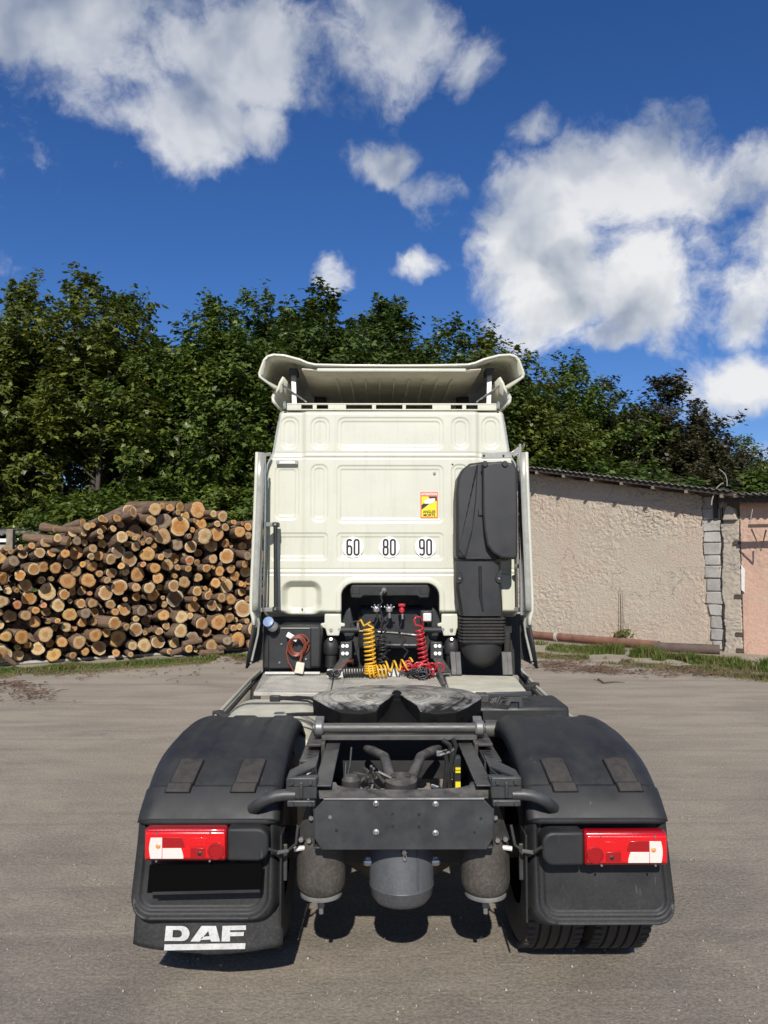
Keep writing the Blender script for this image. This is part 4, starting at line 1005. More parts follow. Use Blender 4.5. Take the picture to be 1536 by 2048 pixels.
# ---- cab rear wall: one pressed sheet
cab_pts_px = [(553, 819), (572, 817), (1000, 817), (1014, 819), (1024, 905), (1036, 930), (1040, 1234), (884, 1236), (884, 1232), (680, 1232), (680, 1236), (524, 1234), (530, 930), (541, 905)]
cab_poly = [(C(x, y).x, C(x, y).z) for x, y in cab_pts_px]
rc = .055
cen = (0.0, sum(p[1] for p in cab_poly) / len(cab_poly))
hull_px = [(566, 830), (1000, 830), (1012, 905), (1024, 930), (1028, 1224), (536, 1224), (542, 930), (553, 905)]
hull = [(C(x, y).x, C(x, y).z) for x, y in hull_px]
arch = pxrect(683, 1167, 879, 1420)
def cab_outline(X, Z):
    return np.maximum(sd_poly(X, Z, hull) - .05, -sd_rbox(X, Z, *arch, .115))
press = []
for (x0, y0, x1, y1, rr_, two) in [(559, 832, 598, 898, .08, 1), (621, 834, 660, 899, .075, 1), (674, 834, 888, 900, .07, 1), (902, 834, 940, 899, .075, 1), (963, 832, 1002, 898, .08, 1),
                              (549, 930, 598, 1040, .06, 1), (621, 928, 656, 1044, .065, 1), (673, 930, 888, 1046, .05, 1), (902, 928, 938, 1044, .065, 1), (968, 930, 1016, 1040, .06, 1),
                              (540, 1065, 656, 1121, .04, 1), (673, 1065, 888, 1121, .04, 1), (904, 1065, 1022, 1121, .04, 1)]:
    press.append((pxrect(x0, y0, x1, y1), rr_))
seam1 = C(783, 915).z; seam2 = C(783, 1148).z; seam3 = C(783, 1139).z; seam4 = C(783, 906).z
xcl, xcr = C(607, 850).x, C(956, 850).x
pock = pxrect(562, 1162, 643, 1230); pock2 = pxrect(925, 1162, 1006, 1230)
def cab_depth(X, Z):
    d = np.zeros(X.shape)
    for (r_, rr_) in press:
        s = sd_rbox(X, Z, *r_, rr_)
        d += .008 * sstep(.0, -.010, s) + .007 * sstep(-.034, -.043, s)
    d += .012 * np.exp(-((Z - seam1) / .0055) ** 2) + .007 * np.exp(-((Z - seam2) / .006) ** 2) + .005 * np.exp(-((Z - seam3) / .008) ** 2) + .004 * np.exp(-((Z - seam4) / .009) ** 2)
    up = sstep(seam1 - .02, seam1 + .03, Z)
    mid = sstep(xcl - .02, xcl + .03, X) * sstep(xcr + .02, xcr - .03, X)
    d += .028 * (1 - mid) * (.5 + .5 * up)
    for pk in (pock, pock2):
        s = sd_rbox(X, Z, *pk, .10); zc = np.clip((pk[3] - Z) / .16, 0, 1)
        d += .075 * sstep(.008, -.06, s)
    s = sd_rbox(X, Z, *arch, .115)               # raised rim round the arch
    d -= .010 * sstep(.055, .035, s); d += .012 * sstep(.012, .0, s)
    o_ = sd_poly(X, Z, hull) - .05
    d += .055 * sstep(-.045, .0, o_) ** 2         # rolled outer edge
    zb_ = C(783, 1226).z; d += .045 * sstep(zb_ + .03, zb_ - .02, Z)
    return d
xs_ = [p[0] for p in hull]; zs_ = [p[1] for p in hull]
heightfield('cab_back_panel', min(xs_) - .07, max(xs_) + .07, min(zs_) - .07, max(zs_) + .07, .0058, cab_outline, cab_depth, lambda X, Z: YC + 0 * X, M['cream'], truck, solid=.004)
# cab body ahead of the rear wall, with the engine tunnel left open
def C2(px, py): q = C(px, py); return Vector((q.x, YC + .15, q.z))
body = [(556, 834), (575, 820), (990, 820), (1010, 834), (1019, 905), (1032, 930), (1036, 1230), (884, 1230), (884, 1190), (862, 1166), (700, 1166), (678, 1190), (678, 1230), (528, 1230), (534, 930), (546, 905)]
b = MB(); b.extrude([C2(x, y) for x, y in body], (0, 1.95, 0)); b.build('cab_body', M['cream'], truck, bevel=.02)
# bright vent plate, grommets
b = MB(); r_ = pxrect(553, 921, 596, 929, YC - .01); b.box(r_[0], r_[1], YC - .02, YC + .02, r_[2], r_[3]); vp = b.build('vent_plate', M['galv'], truck, bevel=.004)
b = MB(); r2_ = pxrect(559, 923, 590, 927, YC - .02); b.box(r2_[0], r2_[1], YC - .024, YC - .018, r2_[2], r2_[3]); b.build('slot', M['sticker'], vp)
for px, py, rr_, mt in ((905, 929, .011, 'plastic2'), (869, 946, .013, 'galv'), (603, 1219, .008, 'plastic2')):
    b = MB(); q = C(px, py); b.lathe([(rr_, 0), (rr_ * .8, .012)], (q.x, YC + (.06 if py > 1200 else .01), q.z), (0, -1, 0), 12); b.build('grommet', M[mt], truck)

# ---- stickers -------------------------------------------------------------
def ribbon(mb, pts, w, y, closed=False):
    """flat stroke in the XZ plane"""
    pts = [Vector((p[0], 0, p[1])) for p in pts]; n = len(pts); Ls = []; Rs = []
    for i in range(n):
        if closed: t = pts[(i + 1) % n] - pts[i - 1]
        elif i == 0: t = pts[1] - pts[0]
        elif i == n - 1: t = pts[-1] - pts[-2]
        else: t = pts[i + 1] - pts[i - 1]
        t.normalize(); nn = Vector((-t.z, 0, t.x)) * (w / 2)
        Ls.append((pts[i].x + nn.x, y, pts[i].z + nn.z)); Rs.append((pts[i].x - nn.x, y, pts[i].z - nn.z))
    o_ = len(mb.v); mb.v.extend(Ls + Rs)
    for i in range(n if closed else n - 1):
        j = (i + 1) % n; mb.f.append((o_ + i, o_ + j, o_ + n + j, o_ + n + i))
def arc(cx, cz, rx, rz, a0, a1, n=14): return [(cx + rx * math.cos(R(a0 + (a1 - a0) * i / n)), cz + rz * math.sin(R(a0 + (a1 - a0) * i / n))) for i in range(n + 1)]
def stadium(cx, z0, z1, rx): return arc(cx, z1 - rx, rx, rx, 0, 180, 12) + arc(cx, z0 + rx, rx, rx, 180, 360, 12)
def digit(mb, ch, cx, z0, h, w, sw, y):
    rx = w / 2
    if ch == '0': ribbon(mb, stadium(cx, z0, z0 + h, rx), sw, y, True)
    if ch == '8':
        ribbon(mb, stadium(cx, z0, z0 + h * .53, rx), sw, y, True); ribbon(mb, stadium(cx, z0 + h * .50, z0 + h, rx * .92), sw, y - .0004, True)
    if ch == '6':
        ribbon(mb, stadium(cx, z0, z0 + h * .58, rx), sw, y, True)
        ribbon(mb, arc(cx, z0 + h - rx, rx, rx, 20, 180, 12) + [(cx - rx, z0 + h * .3)], sw, y - .0004)
    if ch == '9':
        ribbon(mb, stadium(cx, z0 + h * .42, z0 + h, rx), sw, y, True)
        ribbon(mb, arc(cx, z0 + rx, rx, rx, 200, 360, 12) + [(cx + rx, z0 + h * .7)], sw, y - .0004)
for tx, px in (('60', 706), ('80', 778.5), ('90', 851)):
    q = C(px, 1094.5); ys_ = YC + .0
    b = MB(); b.lathe([(.094, 0), (.094, .003)], (q.x, ys_ + .0035, q.z), (0, -1, 0), 40); st = b.build('speed_sticker', M['sticker'], truck, smooth=0)
    b = MB(); hh = .134
    digit(b, tx[0], q.x - .032, q.z - hh / 2, hh, .038, .017, ys_ - .0012); digit(b, tx[1], q.x + .032, q.z - hh / 2, hh, .038, .017, ys_ - .0012)
    for i in range(5): b.box(q.x - .016 + i * .0075, q.x - .016 + i * .0075 + .004, ys_ - .0012, ys_ - .001, q.z - .084, q.z - .080)
    b.build('numerals', M['print_and_hollow_black'], st, smooth=0, recalc=False)
    st['label'] = f'white round speed sticker reading {tx}'
def text_mesh(name, txt, size, xc, zc, y, mat, parent, sx=1.0, bold=.0, ry=0):
    cu = bpy.data.curves.new(name, 'FONT'); cu.body = txt; cu.size = size; cu.align_x = 'CENTER'; cu.align_y = 'CENTER'; cu.offset = bold
    to = bpy.data.objects.new(name, cu); COL.objects.link(to); dg = bpy.context.evaluated_depsgraph_get()
    me = bpy.data.meshes.new_from_object(to.evaluated_get(dg)); bpy.data.objects.remove(to)
    me.transform(Matrix.Translation((xc, y, zc)) @ Matrix.Rotation(R(90), 4, 'X') @ Matrix.Diagonal((sx, 1, 1, 1)))
    return link(name, me, mat, parent, 0)
r_ = pxrect(841, 984, 876, 1036); ys_ = YC + .012
b = MB(); b.box(r_[0], r_[1], ys_ - .004, ys_ + .004, r_[2], r_[3]); ws = b.build('warning_sticker', M['st_red'], truck, bevel=.002)
ws['label'] = 'red and yellow blind-spot warning sticker'
wq, hq = r_[1] - r_[0], r_[3] - r_[2]; f_ = lambda u, v: (r_[0] + wq * u, r_[2] + hq * v)
b = MB(); p0, p1 = f_(.06, .035), f_(.94, .83); b.box(p0[0], p1[0], ys_ - .0048, ys_ - .0035, p0[1], p1[1]); b.build('yellow_field', M['st_yellow'], ws, smooth=0)
b = MB()
def flat(mb, uvs, y): mb.extrude([(f_(*p)[0], y, f_(*p)[1]) for p in uvs], (0, .0006, 0))
flat(b, [(.06, .32), (.06, .42), (.94, .83), (.94, .76)], ys_ - .0056); flat(b, [(.45, .83), (.94, .83), (.94, .66), (.62, .66)], ys_ - .0060); flat(b, [(.06, .32), (.45, .62), (.38, .68), (.06, .50)], ys_ - .0052); b.build('road_shape', M['print_and_hollow_black'], ws, smooth=0)
b = MB(); flat(b, [(.22, .56), (.66, .56), (.84, .68), (.84, .76), (.40, .74), (.22, .66)], ys_ - .0066); b.build('lorry_shape', M['sticker'], ws, smooth=0)
b = MB(); flat(b, [(.22, .545), (.66, .545), (.66, .565), (.22, .565)], ys_ - .0072); flat(b, [(.655, .565), (.67, .565), (.67, .665), (.655, .665)], ys_ - .0072); b.build('lorry_shade', M['grey_print'], ws, smooth=0)
text_mesh('lettering', 'ATTENTION', .024, (r_[0] + r_[1]) / 2, r_[2] + hq * .915, ys_ - .0052, M['sticker'], ws, 1.05, .0007)
text_mesh('lettering', 'ANGLES', .034, (r_[0] + r_[1]) / 2, r_[2] + hq * .235, ys_ - .0056, M['print_and_hollow_black'], ws, .90, .0012)
text_mesh('lettering', 'MORTS', .034, (r_[0] + r_[1]) / 2, r_[2] + hq * .105, ys_ - .0056, M['print_and_hollow_black'], ws, .95, .0012)

# ---- roof deflector ---------------------------------------------------------
rear = [(550, 774), (521, 752), (520.5, 747), (523, 740), (530, 721), (536, 714.5), (547, 711.5), (568, 713), (598, 721), (614, 728), (630, 731.5), (700, 733), (783, 733.5)]
rear = rear + [(sym(x), y) for x, y in rear[:-1][::-1]]
secs = []
r0 = [W(x, y, 6.70) for x, y in rear]
for Yk, fx, dz, tip in ((6.70, 1.0, 0, 1), (6.95, .985, .008, .72), (7.4, .965, .012, .5), (8.0, .955, .0, .6), (8.45, .93, -.05, .55), (8.62, .91, -.22, .5)):
    zc = r0[12].z; row = []
    for p in r0:
        z = p.z + dz
        if p.z < zc - .03: z = zc - .03 + (p.z - (zc - .03)) * tip + dz
        row.append(Vector((p.x * fx, Yk, z)))
    secs.append(row)
b = MB(); b.grid(secs); dfl = b.build('roof_deflector', M['cream'], truck, solid=.02, soff=1, smooth=28)
# underside shell with stiffening ribs, coloured paler in place of bounced light
b = MB(); un = []
for Yk, dz in ((6.74, -.022), (7.4, -.014), (8.0, -.03), (8.42, -.085)):
    un.append([Vector((W(x, y, 6.70).x * .985, Yk, W(783, 733.5, 6.7).z + dz + (.012 if i in (0, 8) else 0))) for i, (x, y) in enumerate([(600, 731), (640, 733), (690, 733), (740, 733), (783, 733), (826, 733), (876, 733), (926, 733), (966, 731)])])
b.grid(un); b.build('liner', M['under'], dfl, solid=.008)
for i in range(9):
    px = 668 + i * 30.5; x = (px - 783) / 228.0
    b = MB(); zc = W(783, 733.5, 6.7).z
    b.beam((x, 7.05, zc - .034), (x * .98, 8.30, zc - .07), .012, .022); b.build('rib', M['under'], dfl, bevel=.004)
b = MB(); zc = W(783, 733.5, 6.7).z; b.beam((-.66, 6.72, zc - .03), (.66, 6.72, zc - .03), .05, .035); b.build('rear_lip', M['cream'], dfl, bevel=.012)
b = MB(); b.box(-.95, .95, 8.44, 8.50, 3.36, zc - .09); b.build('front_wall', M['under'], dfl, bevel=.01)
for s in (-1, 1):
    mx_ = (lambda x: x) if s < 0 else sym
    # side fairing sheet between roof and deflector
    prof = [(567, 754), (560, 766), (557, 776), (549, 786), (545, 794), (546, 802), (551, 809)]
    rows = []
    for Yk, f in ((6.76, 1.0), (7.3, .97), (8.2, .93)):
        rows.append([Vector((W(mx_(x), y, 6.76).x * f, Yk, W(x, y, 6.76).z)) for x, y in prof])
    b = MB(); b.grid(rows); b.build('side_sheet', M['cream'], dfl, solid=.022, smooth=50)
    b = MB(); b.beam(W(mx_(589), 809, 6.9), W(mx_(587), 746, 6.95), .045, .03, up=(0, 1, 0)); b.build('strut', M['galv'], dfl, bevel=.004)
    b = MB(); q = W(mx_(587), 744, 6.93); b.box(q.x - .04, q.x + .04, 6.9, 7.05, q.z - .03, q.z + .03); b.build('strut_clamp', M['plastic2'], dfl, bevel=.008)
    b = MB(); b.tube([W(mx_(566), 771, 6.86), W(mx_(613), 804, 6.92)], .008, 8); b.build('rod', M['chrome'], dfl)
    b = MB(); q = W(mx_(641), 800, 7.9); b.box(q.x - .06, q.x + .06, 7.85, 8.0, q.z - .10, q.z + .03); b.build('hinge', M['plastic2'], dfl, bevel=.01)
    b = MB(); b.tube([W(mx_(569), 803, 6.85), W(mx_(569), 817, 6.85)], .012, 8); b.build('peg', M['chrome'], dfl)
# slotted roof rail, built as bars
b = MB(); y0 = 6.86
za, zb_, zc_, zd = C(783, 805.5, y0).z, C(783, 808.5, y0).z, C(783, 817, y0).z, C(783, 819.5, y0).z
xa, xb = C(573, 810, y0).x, C(994, 810, y0).x
b.box(xa, xb, y0 + .02, y0 + .05, zb_, za); b.box(xa, xb, y0 + .021, y0 + .05, zd, zc_)
cuts = [(602, 625), (633, 656), (692, 744), (752, 805), (812, 865), (902, 925), (933, 956)]
edges = [573] + [v for c_ in cuts for v in c_] + [994]
for i in range(0, len(edges), 2):
    b.box(C(edges[i], 810, y0).x, C(edges[i + 1], 810, y0).x, y0 + .022, y0 + .049, zc_ - .001, zb_ + .001)
b.build('roof_rail', M['cream'], truck, bevel=.003)
b = MB(); b.box(xa + .05, xb - .05, y0 + .12, 8.3, zd - .02, zd + .01); b.build('roof_skin', M['cream'], truck)

# ---- side fairings ------------------------------------------------------------
def fairing(s):
    mx_ = (lambda x: x) if s < 0 else (lambda x: 2 * 783 - x + 1)
    prof = [(513, 904), (511, 960), (508, 1040), (504, 1130), (501, 1205), (501, 1222), (505, 1236), (506, 1256)]
    Yr = 6.48; rows = []
    for Yk, ins in ((Yr, 0), (Yr + .03, -.008), (Yr + .2, -.012), (Yr + .42, -.0)):
        rows.append([Vector((W(mx_(x), y, Yr).x + s * ins, Yk, W(mx_(x), y, Yr).z)) for x, y in prof])
    b = MB(); b.grid(rows); fo = b.build('side_fairing', M['cream'], truck, solid=.022, soff=0, smooth=50)
    # inner return strip
    b = MB(); b.grid([[Vector((W(mx_(x), y, Yr).x - s * (-.0) - s * dx, Yr + dy, W(mx_(x), y, Yr).z)) for x, y in prof[:6]] for dx, dy in ((.012, .002), (.055, .03), (.06, .09))]); b.build('inner_flange', M['galv'], fo, solid=.004)
    # rubber apron below
    ap = [(507, 1250), (500, 1290), (493, 1336)]
    rows = [[Vector((W(mx_(x), y, Yr - .02).x, Yr - .02 + dy, W(mx_(x), y, Yr).z + dz * (1 if i else 0))) for i, (x, y) in enumerate(ap)] for dy, dz in ((0, 0), (.45, .06))]
    b = MB(); b.grid(rows); b.build('rubber_apron', M['plastic'], fo, solid=.02)
    # steel supports
    for px, w_ in ((524, .012), (530, .009), (519, .008)):
        b = MB(); b.tube([W(mx_(px), 910, 6.62), W(mx_(px - 1), 1060, 6.62), W(mx_(px - 4), 1222, 6.62)], w_, 8); b.build('support_tube', M['chrome'], fo)
    for py in ((1050,) if s < 0 else (1133,)) + (1220,):
        b = MB(); b.beam(W(mx_(507), py, 6.6), W(mx_(550 if s < 0 else 534), py - 1, 6.74), .06, .035); b.build('bracket', M['galv'], fo, bevel=.005)
    b = MB(); b.beam(W(mx_(514), 912, 6.6), W(mx_(540), 908, 6.8), .03, .03); b.build('bracket', M['galv'], fo, bevel=.005)
    # bent stay down to the apron
    b = MB(); b.tube([W(mx_(513), 1226, 6.60), W(mx_(518), 1246, 6.60), W(mx_(515), 1270, 6.58), W(mx_(503), 1322, 6.52)], .011, 8); b.build('stay', M['galv'], fo)
    b = MB(); q = W(mx_(502), 1326, 6.47); b.lathe([(.012, 0), (.009, .012)], q, (0, -1, 0), 10); b.build('bolt', M['zinc'], fo)
    # inner dark liner behind apron
    b = MB(); p = [W(mx_(x), y, 6.75) for x, y in ((512, 1240), (528, 1240), (526, 1318), (500, 1330))]; b.extrude(p, (0, .04, 0)); b.build('splash_panel', M['plastic2'], fo)
    return fo
fl_ = fairing(-1); fr_ = fairing(1)
b = MB(); b.tube([W(1040, 888, 6.6), W(1041, 905, 6.6), W(1041, 1000, 6.62), W(1043, 1230, 6.62)], .011, 8); b.build('support_tube', M['galv'], fr_)
b = MB(); b.tube([W(1036, 899, 6.6), W(1042, 897, 6.6), W(1048, 893, 6.6), W(1048, 887, 6.6)], .007, 6); b.build('hook', M['chrome'], fr_)
# black gas strut on the left
b = MB(); b.tube([W(551, 1053, 6.7), W(551, 1100, 6.7), W(552, 1214, 6.7)], [.019, .017, .019], 10); gs = b.build('gas_strut', M['plastic2'], truck)
for py in (1049, 1218):
    b = MB(); q = W(551, py, 6.7); b.box(q.x - .025, q.x + .025, 6.68, 6.8, q.z - .02, q.z + .02); b.build('end_fitting', M['plastic2'], gs, bevel=.006)
    b = MB(); b.lathe([(.011, 0), (.008, .008)], (q.x, 6.68, q.z), (0, -1, 0), 10); b.build('bolt', M['zinc'], gs)

# ---- air intake stack -----------------------------------------------------------
intake = MB()
YI = 6.58
left_out = [(963, 923), (940, 926), (925, 938), (915, 957), (912, 985), (912, 1118), (1004, 1119), (1006, 1000), (1000, 923)]
intake.extrude([W(x, y, YI) for x, y in left_out], (0, .24, 0))
ik = intake.build('air_intake', M['duct'], truck, bevel=.035, seg=4)
def rring(x0, x1, y0, y1, Y, r, n=5):     # rounded-rectangle ring in a plane Y (pixel bounds)
    pts = []
    for (cx, cy, a0) in ((x1 - r, y0 + r, 0), (x0 + r, y0 + r, 90), (x0 + r, y1 - r, 180), (x1 - r, y1 - r, 270)):
        for i in range(n + 1):
            a = R(a0 + 90 * i / n); pts.append(W(cx + r * math.cos(a), cy - r * math.sin(a), Y))
    return pts
# domed raised field on the left half and the tall outer box on the right half
b = MB(); b.extrude([W(x, y, YI - .012) for x, y in [(955, 930), (936, 934), (922, 950), (918, 975), (918, 1098), (928, 1112), (944, 1060), (950, 1000), (953, 930)]], (0, .03, 0)); b.build('side_dome', M['duct'], ik, bevel=.012, seg=3)
box_out = [(966, 926), (1002, 922), (1026, 926), (1034, 936), (1036, 1020), (1036, 1112), (1030, 1119), (1004, 1117), (985, 1106), (974, 1090), (969, 1060), (966, 1020)]
b = MB(); b.extrude([W(x, y, YI - .10) for x, y in box_out], (0, .24, 0)); b.build('inlet_box', M['duct'], ik, bevel=.04, seg=4)
b = MB(); b.extrude([W(x, y, YI - .015) for x, y in ((955, 928), (964, 928), (966, 1020), (970, 1060), (976, 1092), (990, 1110), (1000, 1117), (930, 1117), (943, 1065), (951, 1000))], (0, .05, 0)); b.build('front_rib', M['duct'], ik, bevel=.008)
b = MB(); b.extrude([W(x, y, YI - .02) for x, y in ((932, 1114.5), (988, 1114.5), (988, 1118.5), (932, 1118.5))], (0, .03, 0)); b.build('slot', M['print_and_hollow_black'], ik, bevel=.003)  # black bar drawn for the shade in a slot
b = MB(); q = W(961, 1025, YI - .02); b.box(q.x - .02, q.x + .02, q.y - .012, q.y + .03, q.z - .028, q.z + .028); b.build('clip', M['plastic2'], ik, bevel=.006)
for px in (970, 1010):
    b = MB(); q = W(px, 928, YI - .105); b.lathe([(.028, 0), (.022, .012)], q, (0, -1, 0), 12); b.build('bolt', M['plastic2'], ik)
low = [(913, 1123, 1004, 1), (913, 1140, 1003, 1), (913, 1160, 1003, 1), (914, 1180, 1005, 1), (918, 1205, 1007, 1), (922, 1232, 1008, 1)]
b = MB(); rings = []
for x0, y, x1, _ in low:
    a, c_ = W(x0, y, YI), W(x1, y, YI); ring = []
    for (fx, fy) in ((0, .25), (0, .06), (.06, .012), (.2, 0), (.5, -.012), (.8, 0), (.94, .012), (1, .06), (1, .25)):
        ring.append(Vector((a.x + (c_.x - a.x) * fx, YI + fy, a.z)))
    rings.append(ring)
b.loft(rings); b.build('lower_duct', M['duct'], ik, smooth=40)
b = MB(); b.tube([W(x, y, YI - .016) for x, y in ((960, 1132), (961, 1165), (961, 1190), (966, 1222))], [.014, .014, .014, .007], 8); b.build('groove', M['print_and_hollow_black'], ik)  # solid black strip in place of a groove's shade
for xx, s in ((914, 1), (1003, -1)):
    b = MB(); b.extrude([W(xx + s * p_, y, YI - .006) for p_, y in ((-1, 1138), (8, 1146), (13, 1158), (9, 1165), (-1, 1167))], (0, .03, 0)); b.build('recess', M['print_and_hollow_black'], ik, bevel=.005)  # black patches stand in for the shade in the recesses
    b = MB(); q = W(xx + s * 5, 1157, YI - .012); b.lathe([(.011, 0), (.008, .01)], q, (0, -1, 0), 8); b.build('bolt', M['zinc'], ik)
b = MB(); rings = []; nb = 8
for i in range(nb * 4 + 1):
    y = 1236 + (1288 - 1236) * i / (nb * 4); out = [0, 1, 1, 0][i % 4]
    a, c_ = W(920 + (1 - out) * 2.4, y, YI), W(1013 - (1 - out) * 2.4, y, YI); ring = []
    for (fx, fy) in ((0, .25), (0, .06), (.06, .015), (.25, 0), (.5, 0), (.75, 0), (.94, .015), (1, .06), (1, .25)):
        ring.append(Vector((a.x + (c_.x - a.x) * fx, YI - .02 + fy + (1 - out) * .014 * (1 if fy < .2 else -1), a.z)))
    rings.append(ring)
b.loft(rings); b.build('bellows', M['rubber'], ik, smooth=25)
b = MB(); rings = []
for t in np.linspace(0, 1, 9):
    y = 1289 + 51 * t; hw = 44 * math.sqrt(max(.02, 1 - t ** 2.2)); a, c_ = W(966 - hw, y, YI), W(966 + hw, y, YI); ring = []
    for k_ in range(16):
        th = 2 * math.pi * k_ / 16; ring.append(Vector(((a.x + c_.x) / 2 + (c_.x - a.x) / 2 * math.cos(th), YI + .13 + .15 * math.sin(th) * math.sqrt(max(.05, 1 - t ** 2.2)), a.z)))
    rings.append(ring)
b.loft(rings); b.build('dust_bowl', M['duct'], ik, smooth=40)
b = MB(); b.beam(W(963, 911, YI - .04), W(1024, 910, YI - .04), .012, .055, up=(0, 0, 1)); b.build('bracket', M['galv'], ik, bevel=.004)
b = MB(); b.beam(W(1024, 910, YI - .04), W(1040, 898, YI - .02), .012, .05); b.build('bracket', M['galv'], ik, bevel=.004)
for px in (968, 1007):
    b = MB(); b.lathe([(.010, 0), (.007, .01)], W(px, 911, YI - .05), (0, -1, 0), 8); b.build('bolt', M['plastic2'], ik)
# shed-side electrical bits beside the intake foot
b = MB(); b.extrude([W(x, y, 6.7) for x, y in ((1010, 1262), (1022, 1268), (1022, 1312), (1008, 1316))], (0, .2, 0)); b.build('hose_elbow', M['rubber'], truck, bevel=.02)
for px, mt in ((1017, 'frame_dirty'), (1008, 'frame_dirty'), (905, 'frame_dirty'), (915, 'plastic2')):
    b = MB(); b.beam(W(px, 1305, 6.7), W(px + 3, 1352, 6.6), .05, .05); b.build('stay_bar', M[mt], truck, bevel=.006)

# ---- under the cab: battery box, mounts, arch interior ------------------------------
def pbox(name, x0, y0, x1, y1, Y, dep, mat, parent=None, bevel=.01, seg=2):
    b = MB(); b.extrude([W(x, y, Y) for x, y in ((x0, y0), (x1, y0), (x1, y1), (x0, y1))], (0, dep, 0)); return b.build(name, mat, parent or truck, bevel=bevel, seg=seg)
pbox('dark_backing_panel', 526, 1228, 650, 1350, 7.08, .03, M['plastic2'], None, .0); pbox('dark_backing_panel', 905, 1228, 1042, 1350, 7.08, .03, M['plastic2'], None, .0)  # added dark sheets where only shade shows under the cab
bb = MB(); bb.extrude([W(x, y, 6.62) for x, y in ((533, 1262), (560, 1252), (640, 1252), (643, 1262), (641, 1336), (524, 1338), (527, 1290))], (0, .42, 0)); box_ = bb.build('battery_box', M['plastic2'], truck, bevel=.02, seg=3)
pbox('lid', 536, 1256, 622, 1338, 6.60, .03, M['plastic2'], box_, .012)
for px, py in ((563, 1288), (559, 1325), (612, 1318)):
    b = MB(); b.lathe([(.011, 0), (.008, .008)], W(px, py, 6.595), (0, -1, 0), 8); b.build('screw', M['zinc'], box_)
b = MB(); b.beam(W(562, 1256.5, 6.595), W(620, 1256.5, 6.595), .008, .008); b.build('edge_trim', M['galv'], box_)
b = MB(); b.lathe([(.055, 0), (.055, .05), (.048, .06), (.045, .10), (.02, .105)], W(548, 1259, 6.62), (0, -1, .35), 18); b.lathe([(.07, -.03), (.06, .0)], W(549, 1262, 6.63), (0, -1, .35), 18); fc_ = b.build('filler_neck', M['plastic2'], box_)
b = MB(); b.lathe([(.045, .09), (.045, .125), (.03, .13)], W(545, 1254, 6.62), (-.2, -1, .5), 14); b.build('filler_cap', M['blue'], box_)
# cable loop hanging on the box
cl = MB(); rr_ = random.Random(2); pts = []
for i in range(6):
    cx_, cy_ = 597 + rr_.gauss(0, 1.6), 1291 + rr_.gauss(0, 2); rad = 17 + rr_.gauss(0, 2); Yq = 6.57 - .008 * i
    pts += [W(cx_ + rad * math.cos(a_), cy_ + rad * 1.15 * math.sin(a_), Yq + .02 * math.sin(a_)) for a_ in np.linspace(0, 5.9, 24)]
cl.tube(pts, .007, 6); loop = cl.build('cable_loop', M['brown_cable'], truck)
b = MB(); b.tube([W(x, y, 6.55) for x, y in ((604, 1300), (603, 1312), (600, 1324), (599, 1332))], .011, 6); b.tube([W(x, y, 6.56) for x, y in ((577, 1285), (573, 1305), (577, 1325), (590, 1346))], .006, 6); b.build('cable_tail', M['brown_cable'], loop)
b = MB(); b.extrude([W(x, y, 6.53) for x, y in ((576, 1264), (596, 1276), (592, 1285), (571, 1273))], (0, .04, 0)); b.build('plug', M['white'], loop, bevel=.006)
b = MB(); b.extrude([W(x, y, 6.50) for x, y in ((593, 1324), (609, 1327), (606, 1349), (588, 1346))], (0, .05, 0)); cn = b.build('connector', M['ivory'], loop, bevel=.006)
# cab mounts
for s in (-1, 1):
    mx_ = (lambda x: x) if s < 0 else (lambda x: 2 * 783 - x - 1)
    tab = [(649, 1228), (682, 1228), (682, 1246), (690, 1247), (690, 1253), (681, 1258), (678, 1272), (654, 1272), (651, 1258), (641, 1253), (641, 1247), (649, 1246)]
    b = MB(); b.extrude([W(mx_(x), y, 6.80) for x, y in tab], (0, .06, 0)); mt_ = b.build('cab_mount', M['cream'], truck, bevel=.010, seg=3)
    b = MB(); b.lathe([(.018, 0), (.014, .012)], W(mx_(662), 1260, 6.80), (0, -1, 0), 12); b.build('bolt', M['zinc'], mt_)
    b = MB(); q = W(mx_(662), 1276, 6.78); z0_ = W(662, 1334, 6.78).z; hh = q.z - z0_
    b.lathe([(.03, 0), (.05, -.02), (.066, -.05), (.068, -.5 * hh), (.058, -.56 * hh), (.05, -.6 * hh), (.05, -hh)], q, (0, 0, 1), 18); b.build('cab_air_spring', M['plastic2'], truck)
    b = MB(); b.lathe([(.018, -.01), (.012, .02)], W(mx_(662), 1279, 6.71), (0, -1, .3), 10); b.build('bolt', M['zinc'], mt_)
    b = MB(); b.extrude([W(mx_(x), y, 6.74) for x, y in ((681, 1284), (704, 1284), (704, 1318), (678, 1318))], (0, .04, 0)); pl_ = b.build('mount_plate', M['frame'], truck, bevel=.006)
    for px, py in ((686, 1292), (694, 1292), (686, 1307), (694, 1307)):
        b = MB(); b.lathe([(.017, 0), (.015, .014), (.006, .016)], W(mx_(px), py, 6.74), (0, -1, 0), 12); b.build('bolt', M['sticker'], pl_)
    b = MB(); b.tube([W(mx_(682), 1259, 6.7), W(mx_(717), 1259, 6.7)], .028, 10); b.build('lock_cylinder', M['plastic2'], truck)
    b = MB(); b.lathe([(.014, 0), (.012, .012)], W(mx_(679), 1259, 6.67), (0, -1, 0), 10); b.build('bolt', M['zinc'], mt_)
    b = MB(); b.extrude([W(mx_(x), y, 6.84) for x, y in ((686, 1262), (684, 1240), (692, 1222), (700, 1214), (704, 1232), (712, 1262), (706, 1280), (690, 1284))], (0, .05, 0)); b.build('cast_bracket', M['plastic2'], truck, bevel=.012)
    b = MB(); b.beam(W(mx_(690), 1318, 6.72), W(mx_(672), 1345, 6.5), .09, .02); b.build('foot_plate', M['frame'], truck, bevel=.005)
